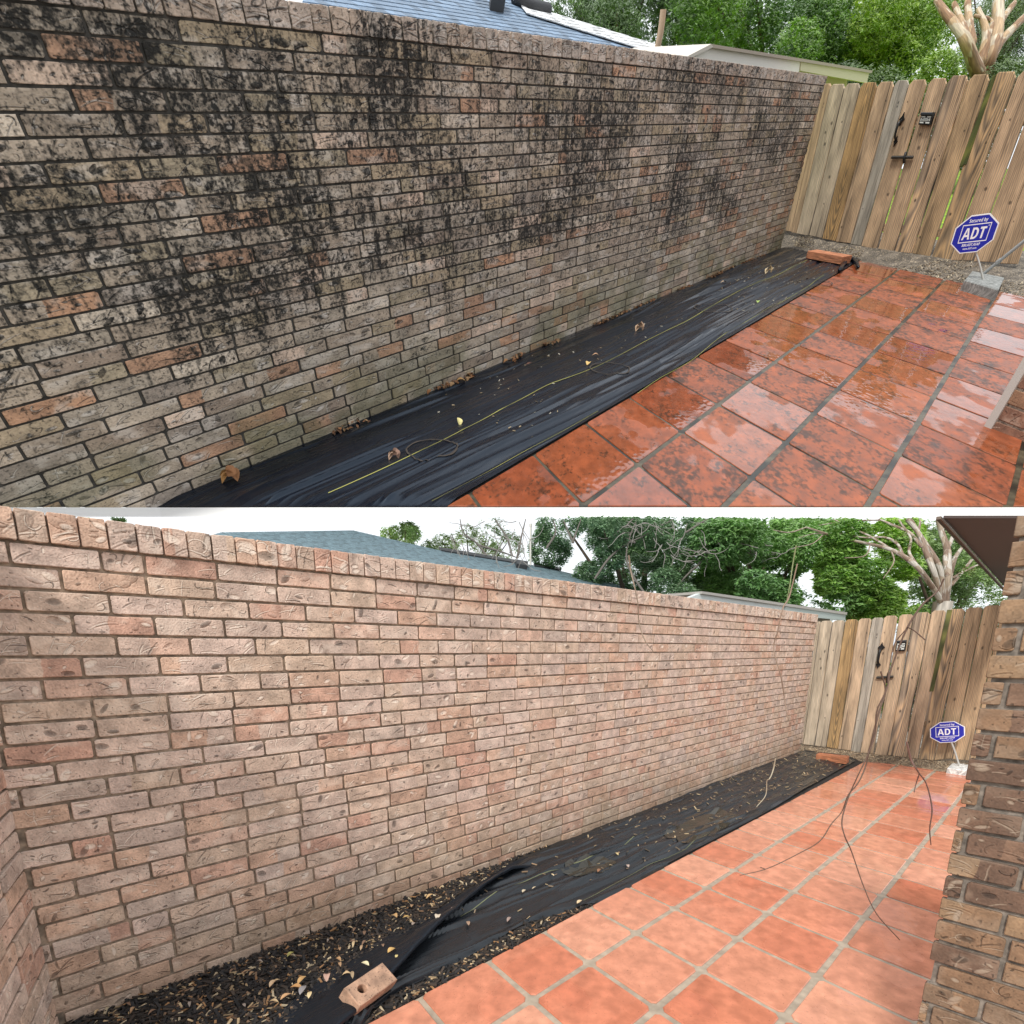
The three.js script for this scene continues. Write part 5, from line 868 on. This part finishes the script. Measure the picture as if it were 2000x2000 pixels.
tree(B, { cut: 1011, label: 'bright yellow green tree close behind the crape myrtle of the lower yard', dep: dB * 0.88, blobs: [...sp(1610, 1760, 1020, 1110, 32, 48, 9), ...sp(1620, 1800, 1090, 1215, 28, 44, 14)], l: 0.066 * hB, n: 9500, tr: 0.05 * hB, c: [[0.174, 0.378, 0.057], [0.406, 0.620, 0.081]], trans: 0.55, gap: 0.39 });
tree(B, { cut: 1011, label: 'hazy green tree seen between crape myrtle and brick pillar of the lower yard', dep: dB * 1.12, blobs: [...sp(1760, 1980, 1000, 1120, 34, 54, 12), ...sp(1780, 1980, 1100, 1215, 28, 44, 13)], l: 0.06 * hB, n: 9500, tr: 0.07 * hB, c: [[0.131, 0.257, 0.085], [0.319, 0.468, 0.153]], trans: 0.50, gap: 0.41 });
tree(B, { cut: 1011, label: 'small light green treetop far left of the vent pipe above the pale roof', dep: dB * 1.12, blobs: [...sp(760, 820, 1034, 1062, 14, 22, 7), [795, 1030, 14, 0]], l: 0.05 * hB, n: 900, tr: 0.04 * hB, c: [[0.189, 0.351, 0.095], [0.348, 0.520, 0.126]], trans: 0.55, gap: 0.3 });
tree(B, { cut: 1011, label: 'thin pale green treetop between the small treetop and the vent pipe', dep: dB * 1.16, blobs: [...sp(840, 1020, 1020, 1080, 20, 34, 12)], l: 0.05 * hB, n: 1300, tr: 0.05 * hB, c: [[0.189, 0.324, 0.123], [0.377, 0.520, 0.198]], trans: 0.55, gap: 0.52 });
tree(B, { cut: 1011, label: 'two faint leafy twig tips above the coping at the far upper left', dep: dB * 1.1, blobs: [[232, 1014, 10], [165, 1008, 7]], l: 0.045 * hB, n: 120, tr: 0.02 * hB, c: [[0.189, 0.351, 0.133], [0.319, 0.494, 0.180]], trans: 0.55, gap: 0.2 });
tree(B, { label: 'low green hedge of bushes seen through the gaps of the lower gate', dep: dB * 0.86, blobs: [...sp(1560, 1960, 1215, 1420, 30, 42, 34, 0.03)], l: 0.05 * hB, n: 9000, tr: 0.03 * hB, c: [[0.116, 0.230, 0.048], [0.290, 0.416, 0.063]], trans: 0.50, gap: 0.3 });
{ // bare grey branches reaching across
  const own = thing(B, 'bare_tree', 'leafless grey tree with crooked branches spreading above the lower roof', 'tree', V3(5.5 * hB, 0, -5.2 * hB)); const dep = 7.6 * hB, gm = std({ color: lin(0.13, 0.115, 0.10), roughness: 0.9 }), gp = std({ color: lin(0.26, 0.24, 0.22), roughness: 0.9 });
  const P = (q, j = 0) => B.at(q[0], q[1], dep * (1 + j));
  const main = [[[1305, 1220], [1225, 1100], [1230, 1050], [1250, 1000]], [[1162, 1130], [1190, 1090], [1220, 1065], [1260, 1045], [1340, 1000]], [[1365, 1100], [1400, 1075], [1425, 1050]], [[1370, 1098], [1340, 1125], [1310, 1160]], [[1385, 1092], [1430, 1080], [1480, 1082]], [[1120, 1060], [1108, 1035], [1095, 1000]], [[1140, 1000], [1118, 1060]], [[1340, 1040], [1380, 1015], [1420, 995]], [[1240, 1060], [1215, 1045], [1235, 1015], [1275, 1000]], [[950, 1085], [930, 1060], [905, 1040], [895, 1000]], [[1000, 1085], [990, 1050], [970, 1020], [960, 1000]], [[1010, 1090], [1018, 1050], [1030, 1000]], [[935, 1065], [980, 1078], [1012, 1090]], [[1068, 1070], [1085, 1040], [1078, 1000]]];
  main.forEach(m => part('branch', limb(trim(m).map(q => P(q, 0)), 2.6 * dep / FL, 1.0 * dep / FL, 16, 6, 0.3), gm, own));
  const tw = []; const grow = (x, y, a, l, n) => { if (y < 1016) return; const pts = [[x, y]]; for (let i = 0; i < 4; i++) { a += rr(-0.5, 0.5); x += Math.cos(a) * l; y += Math.sin(a) * l; if (y < 1015) break; pts.push([x, y]); if (n && rnd() < 0.5) grow(x, y, a + rr(-1, 1), l * 0.75, n - 1); } const j = rr(-0.05, 0.03); if (pts.length > 1) tw.push(limb(pts.map(q => P(q, j)), 0.85 * dep / FL, 0.4 * dep / FL, 10, 4)); };
  for (let i = 0; i < 26; i++) grow(rr(1230, 1400), rr(1010, 1085), rr(0, 6.28), rr(8, 15), 1);
  for (let i = 0; i < 22; i++) grow(rr(880, 1020), rr(1000, 1060), rr(0.5, 2.6), rr(8, 14), 1);
  for (let i = 0; i < 10; i++) grow(rr(1400, 1560), rr(1030, 1085), rr(2.5, 3.8), rr(10, 16), 1);
  part('twigs', merged(tw), gp, own, true);
}
crape(B, { slim: 0.78, cut: true, label: 'grey white crape myrtle with many twisting limbs behind the lower gate', base: [1842, 1175], dep: 6.7 * hB, r: 16, tex: [[206, 198, 186], [178, 160, 140], [134, 108, 90]], ll: 0.05 * hB,
  limbs: [{ p: [[1842, 1200], [1838, 1178], [1815, 1138], [1790, 1106], [1764, 1086], [1738, 1073], [1700, 1063], [1640, 1050], [1575, 1030]], r: [8, 2] }, { p: [[1841, 1195], [1836, 1165], [1822, 1112], [1806, 1072], [1793, 1040], [1772, 1015], [1758, 995]], r: [8, 4] }, { p: [[1843, 1195], [1840, 1160], [1836, 1112], [1823, 1085], [1800, 1050], [1781, 1020], [1764, 995]], r: [7, 4] }, { p: [[1844, 1198], [1846, 1165], [1851, 1112], [1849, 1070], [1839, 1040], [1827, 995]], r: [10, 6] }, { p: [[1846, 1195], [1850, 1160], [1859, 1108], [1871, 1080], [1888, 1064], [1930, 1046]], r: [8, 3] }, { p: [[1858, 1142], [1880, 1116], [1902, 1088], [1925, 1060]], r: [5, 2.5] }, { p: [[1850, 1125], [1846, 1092], [1856, 1060], [1872, 1022]], r: [6, 4] }, { p: [[1800, 1068], [1776, 1040], [1740, 1024], [1690, 1002]], r: [4, 2] }, { p: [[1764, 1086], [1752, 1062], [1730, 1050], [1690, 1050], [1640, 1042]], r: [3.5, 1.6] }, { p: [[1793, 1040], [1797, 1020], [1793, 995]], r: [3, 2] }, { p: [[1862, 1128], [1895, 1110], [1925, 1098]], r: [3.5, 2] }, { p: [[1740, 1073], [1700, 1048], [1650, 1025], [1600, 1000]], r: [3, 1.4] }, { p: [[1790, 1104], [1776, 1080], [1778, 1050], [1755, 1015]], r: [4, 2] }],
  twigs: [[[1640, 1050], [1600, 1042], [1560, 1050]], [[1700, 1062], [1690, 1085], [1650, 1090]], [[1740, 1073], [1745, 1100], [1725, 1130]], [[1720, 1016], [1650, 1018], [1600, 1026]], [[1575, 1030], [1540, 1040], [1510, 1035]], [[1610, 1042], [1590, 1060], [1550, 1070]]],
  leaves: [[1892, 1052, 16, 26], [1885, 1115, 14, 18], [1778, 1092, 20, 16], [1912, 1098, 16, 20], [1770, 1060, 24, 14], [1930, 1030, 20, 24]] });

// ---------------------------------------------------------------- hanging twigs in front of the lower yard
{
  const tw = (label, lines, dep, r, c) => { const p0 = B.at(lines[0][0][0], lines[0][0][1], dep), own = thing(B, 'hanging_twig', label, 'twig', p0); const m = std({ color: lin(...c), roughness: 0.85 }); lines.forEach((l, i) => part(i ? 'side_shoot' : 'stem', limb(l.map((q, k) => B.at(q[0], q[1], dep * (1 + 0.01 * Math.sin(k * 2)))), r * (i ? 0.7 : 1) * dep / FL, r * 0.45 * dep / FL, l.length * 7, 6, 0.5), m, own)); };
  const a = p => [1300 + p[0] / 2.76, 1000 + p[1] / 2.76], b = p => [1300 + p[0] / 2.76, 1480 + p[1] / 2.76];
  tw('long dark twig hanging before the lower gate and curving over the tiles to the right', [[[1500, 360], [1470, 420], [1380, 505], [1300, 630], [1215, 850], [1190, 960], [1140, 1070], [1128, 1200], [1085, 1320]].map(a).concat([[1040, 90], [985, 215], [950, 350], [965, 420], [1000, 500], [1070, 700], [1130, 830], [1262, 982]].map(b)), [[1290, 640], [1240, 700], [1205, 840], [1195, 950]].map(a), [[1400, 690], [1340, 640], [1300, 620]].map(a)], 1.45 * hB, 1.7, [0.12, 0.07, 0.05]);
  tw('dark twig curving left over the tiles beside the long hanging twig', [[[1160, 860], [1185, 960], [1150, 1080], [1100, 1270]].map(a).concat([[1080, 40], [1035, 140], [985, 200], [950, 290], [895, 355], [830, 450], [720, 515], [540, 600], [400, 634]].map(b)), [[535, 600], [510, 590]].map(b)], 1.5 * hB, 1.6, [0.14, 0.085, 0.06]);
  tw('thin brown twig hanging in front of the far end of the clean wall', [[[710, 280], [665, 460], [632, 520], [605, 640], [583, 720], [594, 790], [622, 890], [640, 1000], [655, 1090], [672, 1135]].map(a)], 1.7 * hB, 1.5, [0.25, 0.17, 0.12]);
  tw('pale thin twig standing up from the far end of the folded fabric', [[[592, 1330], [580, 1390], [558, 1440]].map(a).concat([[548, 120], [540, 200], [490, 265]].map(b))], 2.0 * hB, 1.3, [0.42, 0.36, 0.26]);
  tw('short twig hanging over the tiles near the brick pillar', [[[1300, 1240], [1325, 1340]].map(a).concat([[1345, 50], [1368, 85], [1405, 140], [1436, 280], [1424, 380], [1430, 470]].map(b)), [[1368, 85], [1350, 140], [1340, 185]].map(b)], 1.6 * hB, 1.8, [0.25, 0.14, 0.11]);
  tw('thin twig crossing the roof edge and hanging over the coping of the clean wall', [[[1228, 1085], [1232, 1115], [1238, 1140], [1246, 1180], [1248, 1215], [1262, 1255], [1276, 1272]]], 2.6 * hB, 1.5, [0.24, 0.18, 0.13]);
  tw('green thin twig hanging before the trees above the lower gate', [[[1555, 1065], [1548, 1105], [1543, 1140], [1537, 1172]]], 2.2 * hB, 1.4, [0.20, 0.22, 0.10]);
}

// ---------------------------------------------------------------- dry leaves one can pick out
const leafTexs = {};
function leaf(f, h, name, label, px, Y, len, wid, col, turn, group, bend = 0.12, tilt = 0) {
  const p = Y(px), o = finish(new THREE.Mesh(leafShape(len * h * (f === B ? 0.62 : 1), wid * h * (f === B ? 0.62 : 1), bend), std({ color: lin(...col), roughness: 0.75, side: THREE.DoubleSide })));
  o.name = numbered(name); o.position.copy(f.world(p)); const q = new THREE.Quaternion().setFromEuler(new THREE.Euler(tilt, turn, 0.05)); o.quaternion.copy(f.q).multiply(q); o.userData = { label, category: 'leaf' }; if (group) o.userData.group = group; scene.add(o); return o;
}
{
  const onT = px => { const p = T.g(px[0], px[1], 0.014 * hT); p.y = fabT(p.x, p.z) + 0.006 * hT; return p; };
  const crumple = (label, px, s, col, col2) => { const p = onT(px), own = thing(T, 'crumpled_leaf', label, 'leaf', p); [[0, 0, 0, 0], [0.4, 0.2, 1.2, 0.3], [-0.3, 0.35, 2.4, -0.5], [0.1, 0.4, 0.5, 0.9]].forEach((k, i) => { const m = finish(new THREE.Mesh(leafShape(s * hT * (1 - i * 0.12), s * hT * 0.5, 0.22), std({ color: lin(...(i % 2 ? col2 : col)), roughness: 0.8, side: THREE.DoubleSide }))); m.name = 'leaf_lobe'; m.position.set(k[0] * s * hT * 0.6, s * hT * 0.12 * i + 0.004, k[1] * s * hT * 0.5); m.rotation.set(k[3], k[2], 0.2); own[0].add(m); }); };
  crumple('large crumpled orange brown leaf by the near foot of the stained wall', [450, 938], 0.085, [0.46, 0.25, 0.09], [0.30, 0.14, 0.06]);
  crumple('crumpled tan leaf on the flat fabric beyond the middle round cut', [1246, 645], 0.075, [0.44, 0.30, 0.20], [0.30, 0.19, 0.12]);
  crumple('shredded brown bark curl left of the nearest round cut', [768, 893], 0.06, [0.36, 0.24, 0.17], [0.24, 0.14, 0.10]);
  crumple('pale dry leaf cluster near the far end of the flat fabric', [1497, 535], 0.085, [0.55, 0.44, 0.28], [0.42, 0.30, 0.16]);
  leaf(T, hT, 'dry_leaf', 'yellow leaf upright above the nearest round cut in the flat fabric', [896, 826], onT, 0.05, 0.03, [0.62, 0.55, 0.24], 0.9, null, 0.2, 0.6);
  leaf(T, hT, 'dry_leaf', 'golden oval leaf at the left of the middle round cut', [1149, 713], onT, 0.055, 0.032, [0.58, 0.40, 0.15], 0.2, null, 0.15);
  leaf(T, hT, 'dry_leaf', 'brown curled leaf behind the middle round cut', [1163, 696], onT, 0.05, 0.024, [0.40, 0.24, 0.14], 2.2, null, 0.2);
  leaf(T, hT, 'dry_leaf', 'tan leaf on the flat fabric left of the pale leaf cluster', [1412, 556], onT, 0.07, 0.03, [0.46, 0.33, 0.22], 2.6, null, 0.15);
  leaf(T, hT, 'dry_leaf', 'light green leaf on the flat fabric near the tile edge', [1480, 588], onT, 0.05, 0.03, [0.34, 0.46, 0.12], 0.4, null, 0.1);
  leaf(T, hT, 'dry_leaf', 'yellow brown leaf lying against the stained wall above the nearest cut', [900, 747], onT, 0.06, 0.035, [0.50, 0.30, 0.12], 2.4, null, 0.2);
  leaf(T, hT, 'dry_leaf', 'rusty leaf lying against the stained wall left of the middle cut', [990, 709], onT, 0.06, 0.035, [0.40, 0.20, 0.08], 2.9, null, 0.2);
  leaf(T, hT, 'dry_leaf', 'dark red leaf on the flat fabric below the rusty leaf', [1034, 714], onT, 0.06, 0.02, [0.20, 0.09, 0.06], 2.8, null, 0.1);
  const onB = px => { const p = B.g(px[0], px[1], 0.03 * hB); const fl = p.z > lineAt(fabLeft, p.x); p.y = (fl ? fabB(p.x, p.z) : mulchY(p.x, p.z) + 0.012 * hB) + 0.008 * hB; return p; };
  const flap = px => { const p = B.g(px[0], px[1], 0.045 * hB); p.y = mulchY(p.x, p.z) + 0.05 * hB; return p; };
  const r8 = p => [500 + p[0] * 0.20704, 1700 + p[1] * 0.20704], L = (label, q, l, w, c, t, on = onB, g = null, b = 0.15) => leaf(B, hB, 'dry_leaf', label, r8(q), on, l, w, c, t, g, b);
  L('broad orange leaf on the folded flap above the cored brick', [1285, 842], 0.052, 0.032, [0.52, 0.33, 0.12], 0.1, flap);
  L('pale yellow leaf on the flap above the cored brick, left of the orange one', [1035, 975], 0.050, 0.026, [0.62, 0.56, 0.36], 1.9, flap);
  L('cream curled leaf at the raised edge of the folded flap', [1720, 545], 0.056, 0.034, [0.52, 0.44, 0.34], 0.7, flap, null, 0.3);
  L('narrow brown leaf on the flap left of the cored brick', [915, 1065], 0.062, 0.017, [0.34, 0.25, 0.15], 1.1, flap);
  L('pink brown folded leaf where flap and mulch meet', [680, 1110], 0.056, 0.03, [0.42, 0.26, 0.20], 1.0, flap, null, 0.35);
  L('pale oval leaf at the bottom of the folded flap', [515, 1255], 0.050, 0.02, [0.58, 0.46, 0.26], 0.9, flap);
  L('small mauve leaf on the far part of the folded flap', [1855, 450], 0.036, 0.015, [0.40, 0.27, 0.24], 1.0, flap);
  L('small yellow leaf beside the broad orange leaf on the flap', [1330, 880], 0.034, 0.015, [0.56, 0.46, 0.2], 0.8, flap);
  L('long orange leaf on the mulch at the lower left', [440, 1100], 0.066, 0.026, [0.56, 0.34, 0.14], 0.5);
  L('tan leaf on the mulch left of the long orange leaf', [170, 1138], 0.060, 0.024, [0.58, 0.40, 0.24], 0.6);
  L('rust leaf below the long orange leaf on the mulch', [385, 1170], 0.056, 0.030, [0.48, 0.26, 0.10], 2.4);
  L('orange leaf lowest on the mulch near the bottom edge', [290, 1258], 0.056, 0.024, [0.54, 0.32, 0.16], 0.1);
  L('grey leaf under the long orange leaf on the mulch', [450, 1190], 0.07, 0.030, [0.26, 0.24, 0.24], 0.7);
  L('olive yellow leaf at the foot of the clean wall', [335, 858], 0.048, 0.022, [0.42, 0.38, 0.12], 0.3);
  L('brown leaf standing on the mulch in the middle of the bed', [780, 912], 0.040, 0.022, [0.42, 0.25, 0.12], 1.9, onB, null, 0.3);
  L('straw coloured long leaf slanting on the mulch', [925, 765], 0.066, 0.014, [0.58, 0.44, 0.26], 0.95);
  L('tan long leaf beside the straw coloured one on the mulch', [1000, 795], 0.052, 0.014, [0.44, 0.30, 0.18], 0.85);
  L('orange upright leaf in the far mulch by the wall', [1312, 490], 0.044, 0.028, [0.52, 0.32, 0.14], 1.6, onB, null, 0.3);
  L('flat orange leaf in the far mulch behind the flap', [1645, 298], 0.072, 0.022, [0.58, 0.38, 0.18], 0.15);
  L('amber leaf in the far mulch left of the flap', [1420, 498], 0.044, 0.02, [0.50, 0.33, 0.12], 2.7);
  const r5 = p => [650 + p[0] / 2.76, 1480 + p[1] / 2.76], M = (label, q, l, w, c, t, b = 0.15) => leaf(B, hB, 'dry_leaf', label, r5(q), onB, l * 1.1, w * 0.9, c, t, null, b * 0.5);
  M('cream leaf on the folded fabric close to the tile edge', [1330, 770], 0.054, 0.028, [0.60, 0.46, 0.28], 0.1);
  M('tan leaf on the fabric left of the cream leaf', [1030, 745], 0.042, 0.024, [0.50, 0.42, 0.30], 0.3);
  M('narrow tan leaf right of the tan leaf on the fabric', [1085, 720], 0.042, 0.012, [0.52, 0.42, 0.28], 0.1);
  M('mauve brown leaf in the middle of the wrinkled fabric', [950, 868], 0.056, 0.024, [0.30, 0.22, 0.19], 0.4, 0.25);
  M('dark brown leaf in the muddy patch of the folded fabric', [1435, 625], 0.056, 0.026, [0.26, 0.13, 0.07], 0.3, 0.25);
  M('pale upright leaf left of the muddy patch', [1182, 660], 0.036, 0.016, [0.58, 0.46, 0.28], 1.5, 0.3);
  M('pinkish leaf on the fabric right of the muddy patch', [1590, 580], 0.046, 0.026, [0.42, 0.32, 0.27], 0.8, 0.3);
  M('yellow leaf beyond the muddy patch', [1530, 545], 0.05, 0.022, [0.52, 0.42, 0.22], 1.0);
  M('brown leaf near the raised flap edge on the fabric', [730, 910], 0.044, 0.024, [0.34, 0.22, 0.15], 1.0, 0.25);
  for (let i = 0; i < 70; i++) { const x = rr(0.12, 1.7) * hB, zl = x < 0.5 * hB ? -1.05 : lineAt(fabLeft, x), z = rr(-1.72, -1.1) * hB; if (z > zl - 0.08 * hB) continue; const p = V3(x, mulchY(x, z) + 0.016 * hB, z), q = B.px(p); if (q[1] > 2010) continue; const o = leaf(B, hB, 'mulch_leaf', 'small dry brown leaf among the bark mulch by the clean wall', q, () => p, rr(0.028, 0.05), rr(0.012, 0.022), pick([[0.36, 0.22, 0.12], [0.5, 0.36, 0.2], [0.22, 0.13, 0.08], [0.3, 0.24, 0.2]]), rr(0, 6), 'small dry leaves on the mulch', rr(0.1, 0.35)); }
}
renderer.render(scene, camera);
